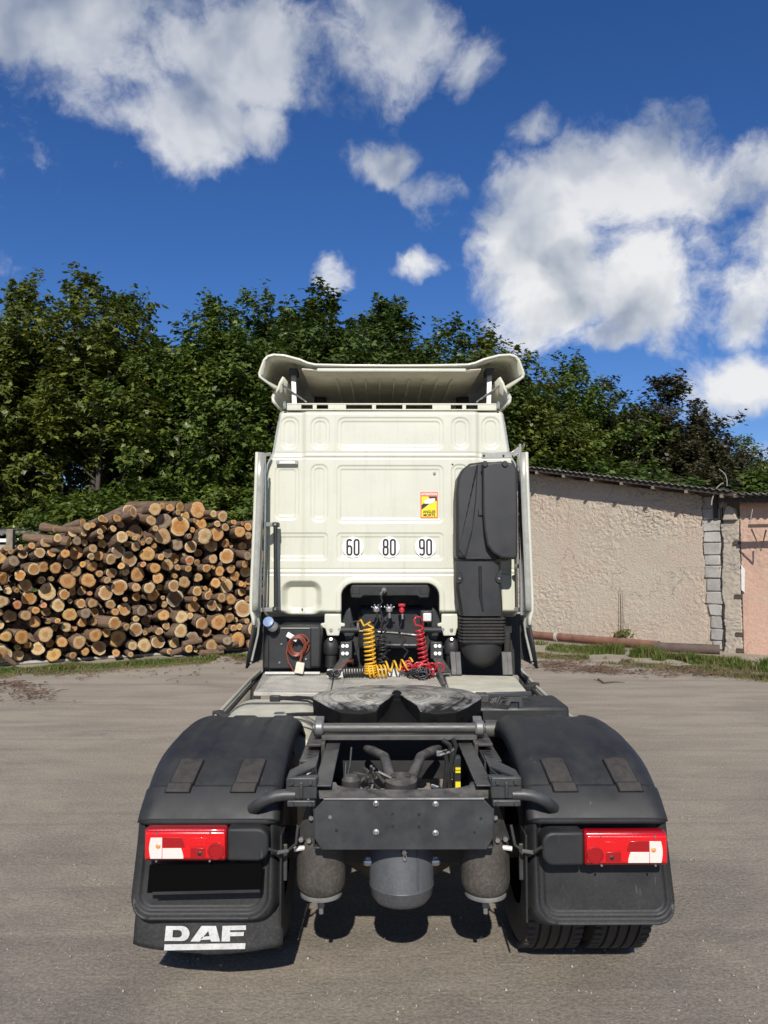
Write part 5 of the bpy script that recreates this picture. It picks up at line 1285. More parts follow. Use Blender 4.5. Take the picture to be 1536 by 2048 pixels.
# added dark backboard for the shade in the tunnel; bumper beam, couplings
pbox('tunnel_backboard', 650, 1150, 910, 1345, 7.35, .05, M['plastic2'], None, .0)
pbox('engine_cover', 716, 1213, 850, 1300, 7.05, .25, M['plastic2'], None, .05, 4)
b = MB(); b.extrude([W(x, y, 6.80) for x, y in ((703, 1170), (856, 1170), (860, 1178), (858, 1196), (840, 1197), (834, 1192), (728, 1192), (722, 1197), (702, 1196), (700, 1180))], (0, .12, 0)); bp = b.build('rear_beam', M['plastic'], truck, bevel=.012, seg=3)
for px, w_, h_ in ((712, 15, 12), (848, 15, 12)): pbox('pocket', px - w_ / 2, 1182 - h_ / 2, px + w_ / 2, 1182 + h_ / 2, 6.797, .02, M['print_and_hollow_black'], bp, .004)  # black plates painted as the dark inside of the pockets
for px in (742, 791, 817):
    b = MB(); b.lathe([(.022, 0), (.022, .006)], W(px, 1181, 6.802), (0, -1, 0), 14); b.build('hole', M['print_and_hollow_black'], bp)  # black disc instead of a shaded opening
b = MB(); b.lathe([(.02, 0), (.026, .02), (.02, .05), (.012, .06)], W(768, 1180, 6.79), (0, -1, -.2), 12); b.tube([W(768, 1182, 6.73), W(762, 1186, 6.72), W(761, 1190, 6.72)], .008, 6); b.build('socket', M['cast'], bp)
for px in (753, 778.5):
    b = MB(); q = W(px, 1218, 6.86); b.lathe([(.02, -.05), (.03, 0), (.032, .03), (.022, .045)], q, (0, -1, -.1), 14)
    for a_ in (-60, -20, 20, 60): b.beam(q, q + Vector((math.sin(R(a_)) * .055, -.03, math.cos(R(a_)) * .045)), .014, .014)
    b.build('gladhand', M['zinc'], truck, bevel=.004)
b = MB(); q = W(803.5, 1220, 6.86); b.lathe([(.025, -.05), (.026, .02), (.02, .04)], q, (0, -1, -.1), 14); b.box(q.x - .03, q.x + .03, 6.85, 6.9, q.z + .03, q.z + .055); rc_ = b.build('gladhand', M['red_hose'], truck, bevel=.004)
pbox('work_lamp', 841, 1221, 866, 1246, 6.62, .09, M['plastic2'], None, .012); lampo = bpy.data.objects['work_lamp']
pbox('lamp_glass', 846, 1226, 863, 1243, 6.612, .02, M['lamp_glass'], lampo, .01, 3)
b = MB(); b.tube([W(x, y, 6.75) for x, y in ((700, 1262), (740, 1263), (790, 1266), (835, 1271), (870, 1262))], .014, 8); b.build('hose_rail', M['black_hose'], truck)
b = MB(); b.beam(W(726, 1289.5, 6.95), W(836, 1289.5, 6.95), .01, .012); b.build('edge_trim', M['zinc'], truck)
# ---- coiled hoses
def coil(path, rad, wire, turns, mat, name, parent, ph=0., jit=0., n=6, pend=None):
    P_ = [Vector(p) for p in path]; seg = [(P_[i + 1] - P_[i]).length for i in range(len(P_) - 1)]; tot = sum(seg); cum = [0]
    for s_ in seg: cum.append(cum[-1] + s_)
    K = int(turns * 14); pts = []; rg = random.Random(int(turns * 31))
    ref = Vector((0, 1, 0))
    for k_ in range(K + 1):
        u = tot * k_ / K; i = max(0, min(len(seg) - 1, next((j for j in range(len(seg)) if cum[j + 1] >= u - 1e-9), len(seg) - 1)))
        t = (u - cum[i]) / max(seg[i], 1e-6); c_ = P_[i].lerp(P_[i + 1], t); d = (P_[i + 1] - P_[i]).normalized()
        a = d.cross(ref)
        if a.length < .1: a = d.cross(Vector((0, 0, 1)))
        a.normalize(); e2 = d.cross(a); th = ph + 2 * math.pi * turns * k_ / K
        rr = rad[min(len(rad) - 1, i)] if isinstance(rad, (list, tuple)) else rad
        rr *= 1 + jit * rg.gauss(0, 1) * .3
        pts.append(c_ + a * math.cos(th) * rr + e2 * math.sin(th) * rr)
    pts = list(pend or []) + pts
    b = MB(); b.tube(pts, wire, n); return b.build(name, mat, parent, recalc=False, smooth=70)
YH = 6.42
coil([W(737, 1256, YH), W(739, 1290, YH), W(741, 1328, YH)], .042, .0085, 8.5, M['yellow'], 'yellow_coil', truck, pend=[W(718, 1262, 6.6), W(716, 1244, 6.58), W(722, 1240, 6.5), W(728, 1252, YH), W(741, 1244, YH), W(735, 1249, YH)])
coil([W(741, 1330, YH - .03), W(741, 1349, YH - .03)], .047, .0085, 4, M['yellow'], 'yellow_coil', truck)
coil([W(737, 1344, YH - .06), W(752, 1343, YH - .06), W(775, 1342, YH - .04)], .050, .0085, 5, M['yellow'], 'yellow_coil', truck)
coil([W(772, 1334, YH - .03), W(800, 1332, YH - .03), W(826, 1326, YH - .03)], .045, .0085, 3.2, M['yellow'], 'yellow_coil', truck)
coil([W(838, 1258, YH), W(843, 1290, YH), W(848, 1330, YH)], .036, .0085, 8.2, M['red_hose'], 'red_coil', truck, pend=[W(846, 1262, 6.55), W(845, 1244, 6.5), W(840, 1234, 6.45), W(832, 1234, YH), W(828, 1240, YH), W(831, 1250, YH), W(842, 1252, YH)])
rg = random.Random(12)
def tangle(name, mat, cx, cy, sx_, sy_, n, wire, Y, rr0, rr1, parent):
    pts = []
    for i in range(n):
        x0, y0, rr = cx + rg.gauss(0, sx_), cy + rg.gauss(0, sy_), rg.uniform(rr0, rr1); tl = rg.uniform(-1, 1); tl2 = rg.uniform(-1, 1); a0 = rg.random() * 6
        c_ = W(x0, y0, Y + rg.gauss(0, .03))
        pts += [c_ + Vector((math.cos(a_ + a0) * rr, math.sin(a_ + a0) * rr * .5 * tl2, math.sin(a_ + a0) * rr * .8 + .15 * tl * rr * math.cos(a_))) for a_ in np.linspace(0, 5.4, 14)]
    b = MB(); b.tube(pts, wire, 6); return b.build(name, mat, parent, recalc=False, smooth=70)
tangle('red_coil', M['red_hose'], 846, 1337, 9, 6, 22, .0075, YH - .05, .03, .05, truck)
tangle('red_coil', M['red_hose'], 820, 1332, 8, 6, 8, .0075, YH - .02, .02, .045, truck)
tangle('black_coil', M['black_hose'], 836, 1345, 12, 3, 22, .007, YH - .1, .025, .045, truck)
tangle('black_coil', M['black_hose'], 667, 1347, 5, 2, 14, .0065, YH - .1, .02, .035, truck)
coil([W(686, 1346, YH - .05), W(728, 1344, YH - .05)], .034, .0065, 8, M['black_hose'], 'black_coil', truck)
coil([W(762, 1268, 6.55), W(765, 1300, 6.55), W(763, 1332, 6.5)], .036, .0065, 8, M['black_hose'], 'black_coil', truck, jit=.5)
coil([W(757, 1278, 6.6), W(772, 1310, 6.55), W(758, 1330, 6.5)], .04, .006, 6, M['black_hose'], 'black_coil', truck, jit=.7)
b = MB()
for pth in ([(768, 1182), (762, 1195), (765, 1203), (758, 1212), (763, 1226), (766, 1240), (760, 1262)], [(754, 1224), (755, 1240), (747, 1256), (756, 1266)], [(779, 1226), (777, 1243), (766, 1258)], [(805, 1234), (803, 1246), (797, 1262), (800, 1276)], [(800, 1268), (812, 1280), (802, 1292), (816, 1302), (808, 1315)], [(700, 1250), (706, 1244), (716, 1242)], [(660, 1334), (690, 1330), (702, 1320)], [(716, 1290), (710, 1310)]):
    b = MB(); b.tube([W(x, y, 6.66) for x, y in pth], .0075, 6); b.build('air_line', M['black_hose'], truck, recalc=False)
b = MB()
for off_ in (0, .012, .024): b.tube([W(662, 1348, 6.38) + Vector((0, -off_, 0)), W(682, 1334, 6.42) + Vector((0, -off_, 0)), W(696, 1322, 6.5) + Vector((0, -off_, 0)), W(706, 1320, 6.55) + Vector((0, 0, -off_)), W(706, 1330, 6.6)], .006, 6)
b.build('cable_tail', M['brown_cable'], truck)
for x, y0, y1 in ((716, 1246, 1258), (779, 1226, 1236), (805, 1228, 1238)):
    b = MB(); b.tube([W(x, y0, 6.57), W(x, y1, 6.57)], .010, 8); b.build('hose_end', M['zinc'], truck)

# ---- catwalk -----------------------------------------------------------------------
ZW = 1.03
def quadplate(name, pts_px, th, mat, z=ZW, bevel=.006):
    b = MB(); b.extrude([G(x, y, z) for x, y in pts_px], (0, 0, -th)); return b.build(name, mat, truck, bevel=bevel)
tp_ = quadplate('tread_plate', [(507, 1384), (660, 1386), (668, 1346), (527, 1345)], .03, M['alu'])
tp2 = quadplate('tread_plate', [(662, 1386), (900, 1386), (884, 1348), (670, 1347)], .03, M['alu'], ZW + .004)
def studs(parent, x0, x1, y0, y1, z, nx_, ny_, skew=0.):
    b = MB()
    for j in range(ny_):
        for i in range(nx_):
            x = x0 + (x1 - x0) * (i + .5 * (j % 2)) / nx_; y = y0 + (y1 - y0) * j / (ny_ - 1)
            b.add([(x - .012, y, z), (x, y - .006, z), (x + .012, y, z), (x, y + .006, z), (x, y, z + .006)], [(0, 1, 4), (1, 2, 4), (2, 3, 4), (3, 0, 4)])
    o = b.build('studs', M['alu'], parent, smooth=0, recalc=False); o['kind'] = 'stuff'
a_, c_ = G(507, 1384, ZW), G(664, 1350, ZW); studs(tp_, a_.x + .03, -.50, a_.y + .04, c_.y - .05, ZW + .0005, 24, 20)
a_ = G(690, 1370, ZW); studs(tp2, -.38, .42, 5.85, 6.55, ZW + .0045, 30, 16)
rp = quadplate('cover_plate', [(900, 1382), (1057, 1386), (1030, 1352), (888, 1349)], .03, M['cream_dusty'], ZW - .01, .012)
b = MB(); b.beam(G(654, 1347, ZW + .03), G(872, 1345, ZW + .03), .05, .07); b.build('white_beam', M['alu_clean'], truck, bevel=.006)
b = MB(); b.beam(G(530, 1346, ZW + .02), G(640, 1346, ZW + .02), .03, .02); b.build('front_edge', M['alu_clean'], truck, bevel=.004)
b = MB(); b.beam(W(872, 1330, 6.6), W(888, 1372, 5.9), .03, .05); b.build('support_strip', M['frame'], truck, bevel=.005)
# ---- frame rails
ZT = 1.0; RX = .395
for s in (-1, 1):
    b = MB(); b.box(s * RX - .004, s * RX + .004, 3.47, 8.4, ZT - .26, ZT)
    x0, x1 = sorted((s * RX, s * (RX - .075))); b.box(x0, x1, 3.47, 8.4, ZT - .001, ZT + .008); b.box(x0, x1, 3.47, 8.4, ZT - .268, ZT - .259)
    b.build('frame_rail', M['frame'], truck, bevel=.003)
    # fifth wheel side angle along the rail
    b = MB(); b.box(s * (RX + .012) - .01, s * (RX + .012) + .01, 4.15, 5.5, ZT - .12, ZT + .03); x0, x1 = sorted((s * (RX + .022), s * (RX + .10))); b.box(x0, x1, 4.15, 5.5, ZT + .012, ZT + .028); an = b.build('side_angle', M['frame_dirty'], truck, bevel=.004)
    # short U channel outside the rail
    q = W(640 if s < 0 else 960, 1485, 4.05)
    b = MB(); xx = s * (RX + .075); b.box(xx - .045, xx + .045, 3.98, 4.3, ZT - .03, ZT - .015); b.box(xx - .045, xx - .035, 3.98, 4.3, ZT - .11, ZT - .03); b.box(xx + .035, xx + .045, 3.98, 4.3, ZT - .11, ZT - .03); ch_ = b.build('channel_bracket', M['frame'], truck, bevel=.004)
    for k_ in range(4):
        b = MB(); b.box(xx - .012, xx + .012, 4.03 + k_ * .055, 4.045 + k_ * .055, ZT - .0152, ZT - .0135); b.build('slot', M['print_and_hollow_black'], ch_)  # flat black slots, their shade put into the colour
    # suspension hanger outside the rail end
    b = MB(); b.extrude([(s * (RX + .012), 3.56, .95), (s * (RX + .03), 3.56, .92), (s * (RX + .07), 3.60, .80), (s * (RX + .10), 3.62, .715), (s * (RX + .0), 3.60, .70), (s * (RX + .0), 3.56, .8)], (0, .05, 0)); hg = b.build('hanger_bracket', M['frame_dirty'], truck, bevel=.006)
    for px, py in ((.02, .84), (.03, .74), (.065, .745)):
        b = MB(); b.lathe([(.013, 0), (.011, .014)], (s * (RX + px), 3.56, py), (0, -1, 0), 8); b.build('bolt', M['zinc'], hg)
    b = MB(); b.tube([(s * (RX + .0), 3.60, .700), (s * (RX + .10), 3.58, .692)], .011, 8); b.build('pipe_stub', M['alu_clean'], hg)
    # mudguard carrier: bracket, clamp and bent tube
    q = W(603, 1578, 3.46); xq, zq = abs(q.x) - .0, q.z
    b = MB(); b.extrude([(s * (RX + .006), 3.62, zq + .055), (s * (RX + .02), 3.60, zq + .058), (s * (xq + .07), 3.47, zq + .042), (s * (xq + .07), 3.60, zq + .045), (s * (RX + .006), 3.82, zq + .06)], (0, 0, -.016)); mb_ = b.build('mudguard_bracket', M['frame'], truck, bevel=.005)
    b = MB(); b.extrude([(s * (RX + .006), 3.60, zq + .05), (s * (xq - .0), 3.50, zq + .03), (s * (xq - .0), 3.50, zq - .03), (s * (RX + .006), 3.60, zq - .11)], (0, .018, 0)); b.build('web', M['frame'], mb_, bevel=.004)
    b = MB(); b.box(s * xq - .068, s * xq + .068, 3.452, 3.56, zq - .042, zq + .036); b.box(s * xq - .066, s * xq + .066, 3.447, 3.47, zq + .012, zq + .052); b.box(s * xq - .062, s * xq + .062, 3.446, 3.47, zq - .074, zq - .046); b.beam((s * xq, 3.446, zq - .038), (s * xq, 3.446, zq + .034), .012, .016); b.build('clamp', M['frame'], mb_, bevel=.009, seg=3)
    for dx in (-.04, .04):
        for dz in (.032, -.060):
            b = MB(); b.lathe([(.011, 0), (.009, .012)], (s * xq + dx, 3.447, zq + dz), (0, -1, 0), 8); b.build('bolt', M['frame'], mb_)
    tp3 = [W(x_, y_, Y_) for x_, y_, Y_ in ((590, 1590, 3.47), (568, 1590, 3.465), (552, 1592, 3.462), (537, 1597, 3.462), (525, 1603, 3.468), (514, 1611, 3.49), (505, 1617, 3.53))]
    b = MB(); b.tube([(s * abs(p_.x), p_.y, p_.z) for p_ in tp3], .025, 16); b.build('carrier_tube', M['frame'], mb_, smooth=60)
# rear crossmember with chamfered corners, bolts and holes
yp = 3.45; zp0, zp1 = .735, .950; xp = .392
b = MB(); b.extrude([(-xp, yp, zp0 + .05), (-xp + .03, yp, zp0), (xp - .03, yp, zp0), (xp, yp, zp0 + .05), (xp, yp, zp1 - .04), (xp - .04, yp, zp1), (-xp + .04, yp, zp1), (-xp, yp, zp1 - .04)], (0, .012, 0)); cm = b.build('rear_crossmember', M['frame'], truck, bevel=.004)
# top flange with concave front edge
fr = [(-xp + .02, yp + .004), (xp - .02, yp + .004), (xp - .005, yp + .11)] + [(xp * .78 * math.cos(R(a)) * 1.0, yp + .115 - .055 * math.sin(R(a)) ** .6) for a in range(0, 181, 15)] + [(-xp + .005, yp + .11)]
b = MB(); b.extrude([(x, y, zp1 + (y - yp) * .33) for x, y in fr], (0, 0, .008)); b.build('top_flange', M['frame_dirty'], cm, bevel=.003)
b = MB(); b.tube([(-xp + .04, yp + .006, zp1 + .002), (xp - .04, yp + .006, zp1 + .002)], .009, 8); b.build('folded_edge', M['frame'], cm)
def plate_pt(px, py): q = W(px, py, yp); return q
for px, py in ((752, 1607), (871, 1608), (752, 1664), (871, 1666)):
    q = plate_pt(px, py); b = MB(); b.lathe([(.014, 0), (.014, .004), (.009, .005), (.009, .014), (.006, .018)], (q.x, yp, q.z), (0, -1, 0), 10); b.build('bolt', M['zinc'], cm)
for px, py in ((785, 1628), (838, 1629), (785, 1653), (838, 1654), (673, 1661), (949, 1665), (962, 1637)):
    q = plate_pt(px, py); b = MB(); b.lathe([(.007, -.004), (.007, .0012)], (q.x, yp, q.z), (0, -1, 0), 14); b.build('hole', M['print_and_hollow_black'], cm)  # holes shown by black discs rather than real depth and shade
q = plate_pt(660, 1634); b = MB(); b.lathe([(.008, -.004), (.008, .0014)], (q.x, yp, q.z), (0, -1, 0), 14); b.build('plug', M['cast'], cm)
# cross tube below the fifth wheel
b = MB(); b.tube([(-.47, 4.25, 1.090), (.47, 4.25, 1.090)], .026, 16); b.box(-.42, .42, 4.22, 4.30, 1.03, 1.056); ct = b.build('cross_tube', M['steel'], truck, bevel=.003)
for s in (-1, 1):
    b = MB(); b.lathe([(.034, 0), (.042, .01), (.042, .04), (.034, .05)], (s * .435 - .025, 4.25, 1.090), (1, 0, 0), 14); b.build('collar', M['cast'], ct)
    b = MB(); b.beam((s * .44, 4.27, 1.05), (s * .44, 4.40, 1.10), .05, .06); b.build('lug', M['cast'], ct, bevel=.006)
# mounting plate and pedestals of the fifth wheel
b = MB(); b.box(-.44, .44, 4.32, 5.25, ZT + .012, ZT + .028); b.build('mounting_plate', M['frame_dirty'], truck, bevel=.004)
FY = 4.76; FZ = 1.178
half = [(.012, .02), (.03, -.02), (.045, -.12), (.075, -.24), (.11, -.335), (.19, -.36), (.29, -.345), (.355, -.28), (.41, -.17), (.455, -.05), (.462, .06), (.44, .17), (.39, .27), (.30, .355), (.18, .41), (.07, .43)]
half = [(x * 1.12, y) for x, y in half]
out = half + [(-x, y) for x, y in half[::-1]]
def fz(x, y): return FZ - max(0, -y - .24) * .25 - .006 * max(0, abs(x) - .25)
bm = bmesh.new()
# radial fan top so the ramps bend smoothly
inner = [(x * .86, y * .86 + .012) for x, y in out]
tv = [bm.verts.new((x, FY + y, fz(x, y) - .012)) for x, y in out]; iv = [bm.verts.new((x, FY + y, fz(x, y))) for x, y in inner]
lv = [bm.verts.new((x * .99, FY + y * .99, fz(x, y) - .10)) for x, y in out]; lw = [bm.verts.new((x * .90, FY + y * .9, fz(x, y) - .135)) for x, y in out]
n = len(out)
for i in range(n):
    j = (i + 1) % n
    bm.faces.new((tv[i], tv[j], iv[j], iv[i])); bm.faces.new((lv[i], lv[j], tv[j], tv[i])); bm.faces.new((lw[i], lw[j], lv[j], lv[i]))
res = bmesh.ops.triangle_fill(bm, use_beauty=True, edges=[e for e in bm.edges if e.verts[0] in iv and e.verts[1] in iv])
bmesh.ops.recalc_face_normals(bm, faces=bm.faces)
me = bpy.data.meshes.new('fifth_wheel'); bm.to_mesh(me); bm.free()
fw = link('fifth_wheel', me, M['greasy'], truck, 30); me.materials.append(M['grease_black'])
for p_ in me.polygons:
    if p_.normal.z < .6: p_.material_index = 1
md = fw.modifiers.new('bevel', 'BEVEL'); md.width = .006; md.segments = 2; md.limit_method = 'ANGLE'; md.angle_limit = R(40)
b = MB(); nn = 28
b.loft([[Vector((x * f, FY + y * f + .0, fz(x, y) + dz)) for x, y in out] for f, dz in ((.985, -.035), (.995, -.06), (.96, -.105), (.80, -.125))]); b.build('skirt', M['grease_black'], fw, smooth=40)
# locking jaw and grease in the throat
b = MB(); b.lathe([(.03, -.03), (.034, 0), (.03, .02), (.015, .026)], (0, FY + .045, FZ - .01), (0, -.4, 1), 14); b.box(-.04, .04, FY + .0, FY + .10, FZ - .1, FZ - .02); b.extrude([(-.12, FY - .335, FZ - .095), (.12, FY - .335, FZ - .095), (.045, FY + .02, FZ - .035), (-.045, FY + .02, FZ - .035)], (0, 0, -.05)); b.build('jaw', M['grease_black'], fw, bevel=.012, seg=3)
for s in (-1, 1):
    b = MB(); b.extrude([(s * .20, FY - .22, 1.026), (s * .42, FY - .2, 1.026), (s * .42, FY + .22, 1.026), (s * .20, FY + .22, 1.026)], (0, 0, .11)); b.build('pedestal', M['grease_black'], fw, bevel=.03, seg=3)
    b = MB(); b.lathe([(.17, 0), (.16, -.03), (.10, -.06), (.04, -.07)], (s * .24, FY - .19, fz(.24, -.2) - .10), (0, 0, 1), 20); b.build('lobe', M['grease_black'], fw)
b = MB(); b.tube([(-.42, FY + .02, FZ - .1), (-.48, FY - .02, FZ - .11), (-.60, FY - .08, FZ - .10), (-.66, FY - .1, FZ - .10)], .012, 6); b.build('release_handle', M['plastic2'], fw)
# cable with flat plug lying over the tank
b = MB(); b.tube([W(x, y, Yq) for x, y, Yq in ((642, 1408, 4.75), (620, 1396, 4.85), (595, 1394, 4.95), (562, 1398, 5.0))], .010, 6); b.tube([W(x, y, Yq) for x, y, Yq in ((640, 1414, 4.72), (615, 1402, 4.8), (590, 1400, 4.95), (566, 1398, 5.0))], .007, 6); cp = b.build('sensor_cable', M['black_hose'], truck)
b = MB(); b.extrude([W(x, y, 5.0) for x, y in ((539, 1392), (560, 1392), (560, 1404), (539, 1404))], (0, .04, 0)); b.build('plug', M['plastic2'], cp, bevel=.005)

# ---- fuel tank and skirts -----------------------------------------------------------
def tank_ring(y, s=1.0):
    pts = []; x0, x1, z0, z1, r = -1.20, -.46, .38, .985, .19
    for cx, cz, a0 in ((x1 - r, z1 - r, 0), (x0 + r, z1 - r, 90), (x0 + r, z0 + r, 180), (x1 - r, z0 + r, 270)):
        for i in range(9):
            a = R(a0 + 90 * i / 8); pts.append(Vector(((cx + r * math.cos(a) + .83) * s - .83, y, (cz + r * math.sin(a) - .68) * s + .68)))
    return pts
b = MB(); b.loft([tank_ring(4.62, .93), tank_ring(4.63, .98), tank_ring(4.66, 1.0), tank_ring(5.70, 1.0), tank_ring(5.73, .97)]); tk = b.build('fuel_tank', M['cream_dusty'], truck, smooth=40)
for y in (4.98, 5.52):
    b = MB(); b.loft([tank_ring(y - .03, 1.0), tank_ring(y - .028, 1.018), tank_ring(y + .028, 1.018), tank_ring(y + .03, 1.0)], caps=False); b.build('tank_strap', M['frame_dirty'], tk, smooth=40)
for s in (-1, 1):
    if s < 0: pth = [(418, 1448), (440, 1424), (470, 1392), (498, 1362), (520, 1342)]
    else: pth = [(1170, 1458), (1140, 1433), (1105, 1404), (1075, 1376), (1052, 1352), (1040, 1338)]
    P3 = []
    for x, y in pth:
        d = ray(x, y); t = (s * 1.235 - CAM.x) / d.x; P3.append(CAM + d * t)
    rows = [[p + Vector((0, 0, dz)) for p in P3] for dz in (0, -.25, -.6)]
    b = MB(); b.grid(rows); sk = b.build('side_skirt', M['cream'], truck, solid=.022)
    b = MB(); b.tube([p + Vector((-s * .045, .0, -.008)) for p in P3], .016, 8); b.build('rubber_edge', M['rubber'], sk)
    b = MB(); b.tube([p + Vector((0, 0, .004)) for p in P3], .013, 8); b.build('rolled_edge', M['cream'], sk)
    b = MB(); q = P3[0].lerp(P3[1], .5) if s < 0 else P3[3]; b.beam(q + Vector((-s * .10, -.03, .0)), q + Vector((s * .01, .10, .01)), .07, .05); b.build('rubber_block', M['rubber'], sk, bevel=.01)
# right side: clutter between cover plate and mudguard
pbox('valve_block', 955, 1390, 978, 1406, 5.0, .12, M['frame_dirty'], None, .006)
b = MB(); b.beam(W(972, 1390, 5.5), W(1062, 1387, 5.55), .04, .03); b.build('cross_bar', M['frame'], truck, bevel=.005)
b = MB(); b.tube([W(x, y, 5.0) for x, y in ((1012, 1414), (1020, 1400), (1040, 1400), (1042, 1416))], .022, 6); b.beam(W(1010, 1414, 5.0), W(990, 1412, 4.9), .05, .03); b.build('step_bracket', M['frame'], truck)
b = MB()
for i in range(7): b.tube([W(978 + i * 3 + rg.gauss(0, 2), 1410 + rg.gauss(0, 2), 5.0), W(985 + i * 3, 1400 + rg.gauss(0, 3), 5.05), W(995 + i * 4, 1404 + rg.gauss(0, 3), 5.1)], .007, 5)
b.build('pipe_bundle', M['frame_dirty'], truck, recalc=False)
b = MB(); b.box(.50, 1.18, 4.9, 5.75, .45, .72); b.build('battery_tray', M['plastic2'], truck, bevel=.03)
b = MB(); b.box(.46, 1.2, 5.35, 5.8, .6, 1.0); b.build('step_box', M['plastic2'], truck, bevel=.03)
b = MB(); b.lathe([(.05, 0), (.05, .2)], (.50, 4.5, 1.03), (1, 0, 0), 12); b.build('damper', M['steel'], truck)

# ---- between the rails: axle, V-stay, valves ----------------------------------------
AY, AZ = 4.22, .50
b = MB(); b.lathe([(.06, -1.0), (.085, -.55), (.09, -.32), (.16, -.2), (.21, -.08), (.215, .08), (.16, .2), (.09, .32), (.085, .55), (.06, 1.0)], (0, AY, AZ), (1, 0, 0), 24); b.lathe([(.2, -.2), (.19, .02), (.12, .12), (.05, .14)], (0, AY - .05, AZ), (0, -1, 0), 20); ax_ = b.build('rear_axle', M['frame_dirty'], truck)
b = MB(); b.lathe([(.15, 0), (.14, .05), (.10, .085), (.05, .10)], (0.0, 3.80, .77), (0, -.1, 1), 24); b.build('axle_cover', M['frame_dirty'], ax_)
hub = (0.0, 3.92, .875)
b = MB(); b.lathe([(.078, -.05), (.082, -.04), (.082, .035), (.070, .045), (.05, .05), (.045, .03)], hub, (0, -.12, 1), 24); vs_ = b.build('v_stay', M['frame_dirty'], truck)
for s in (-1, 1):
    b = MB(); b.tube([Vector(hub) + Vector((s * .05, .03, .02)), W(805 + s * 36, 1514, 4.05), W(805 + s * 60, 1502, 4.2), W(805 + s * 72, 1497, 4.28)], [.030, .026, .026, .02], 10); b.build('arm', M['frame_dirty'], vs_, smooth=60)
    for dx, dy in ((.03, -.09), (.085, -.06)):
        b = MB(); b.lathe([(.017, 0), (.017, .022), (.011, .026)], (s * dx + .0, hub[1] + dy, hub[2] - .055), (0, -.1, 1), 6); b.build('bolt', M['zinc'], vs_)
b = MB(); b.extrude([(-.12, 3.80, .80), (.12, 3.80, .80), (.10, 3.95, .83), (-.10, 3.95, .83)], (0, 0, .025)); b.build('saddle', M['frame_dirty'], vs_, bevel=.01)
b = MB(); b.beam((.06, 3.86, .845), (.16, 3.86, .845), .03, .03); b.build('arm_stub', M['frame_dirty'], vs_, bevel=.004)
b = MB(); b.lathe([(.04, 0), (.045, .02), (.045, .09), (.03, .11)], W(702, 1572, 3.75) - Vector((0, 0, .06)), (0, 0, 1), 16); b.build('filter_can', M['frame_dirty'], truck)
b = MB(); b.tube([W(694, 1560, 3.8), W(700, 1530, 3.85), W(703, 1495, 3.9)], .005, 6); b.tube([W(690, 1562, 3.8), W(692, 1525, 3.85)], .006, 6); b.build('brake_pipe', M['black_hose'], truck)
b = MB()
for i in range(26):
    p_ = W(745 + rg.gauss(0, 9), 1556 + rg.gauss(0, 9), 3.9); q_ = p_ + Vector((rg.gauss(0, .025), rg.gauss(0, .03), rg.gauss(0, .025))); b.tube([p_, q_], .008, 5)
b.build('valve_fitting', M['frame_dirty'], truck, recalc=False)
b = MB()
for pth in ([(886, 1480), (900, 1490), (903, 1520), (897, 1545), (899, 1578)], [(905, 1476), (912, 1492), (905, 1515), (902, 1545)], [(890, 1500), (895, 1530), (889, 1575)], [(880, 1510), (900, 1504), (909, 1498)]):
    b = MB(); b.tube([W(x, y, 3.95) for x, y in pth], .012, 8); b.build('hose', M['black_hose'], truck, recalc=False)
vb = pbox('valve_stack', 908, 1515, 922, 1580, 3.98, .06, M['plastic2'], None, .004)
for y0, y1 in ((1535.5, 1540), (1542, 1546), (1564, 1576)): pbox('label_strip', 911, y0, 921, y1, 3.972, .012, M['yel_label'], vb, .0)
pbox('bracket_tab', 873, 1503, 893, 1513, 4.0, .03, M['cast'], None, .003)
b = MB(); b.tube([W(864, 1572, 3.8), W(878, 1577, 3.75)], .010, 8); b.build('fitting', M['zinc'], truck)
# cross members further forward, blackened to stand in for shade, gearbox shadowed below
for y in (4.45, 5.3):
    b = MB(); b.box(-.38, .38, y, y + .06, ZT - .24, ZT - .02); b.build('cross_member', M['plastic2'], truck, bevel=.006)
b = MB(); b.lathe([(.055, 0), (.055, 2.2)], (0, 4.2, .62), (0, 1, .05), 14); b.build('prop_shaft', M['frame_dirty'], truck)
b = MB(); b.box(-.30, .30, 6.3, 8.3, .40, .93); b.build('gearbox', M['plastic2'], truck, bevel=.06)
for s in (-1, 1):
    b = MB(); b.lathe([(.27, 0), (.28, .03), (.28, .27), (.27, .3)], (s * 1.0 - .15, 8.2, .5), (1, 0, 0), 24); b.lathe([(.5, .0), (.52, .03), (.52, .27), (.5, .3)], (s * 1.0 - .15, 8.2, .52), (1, 0, 0), 32); b.build('front_wheel', M['tyre'], truck)
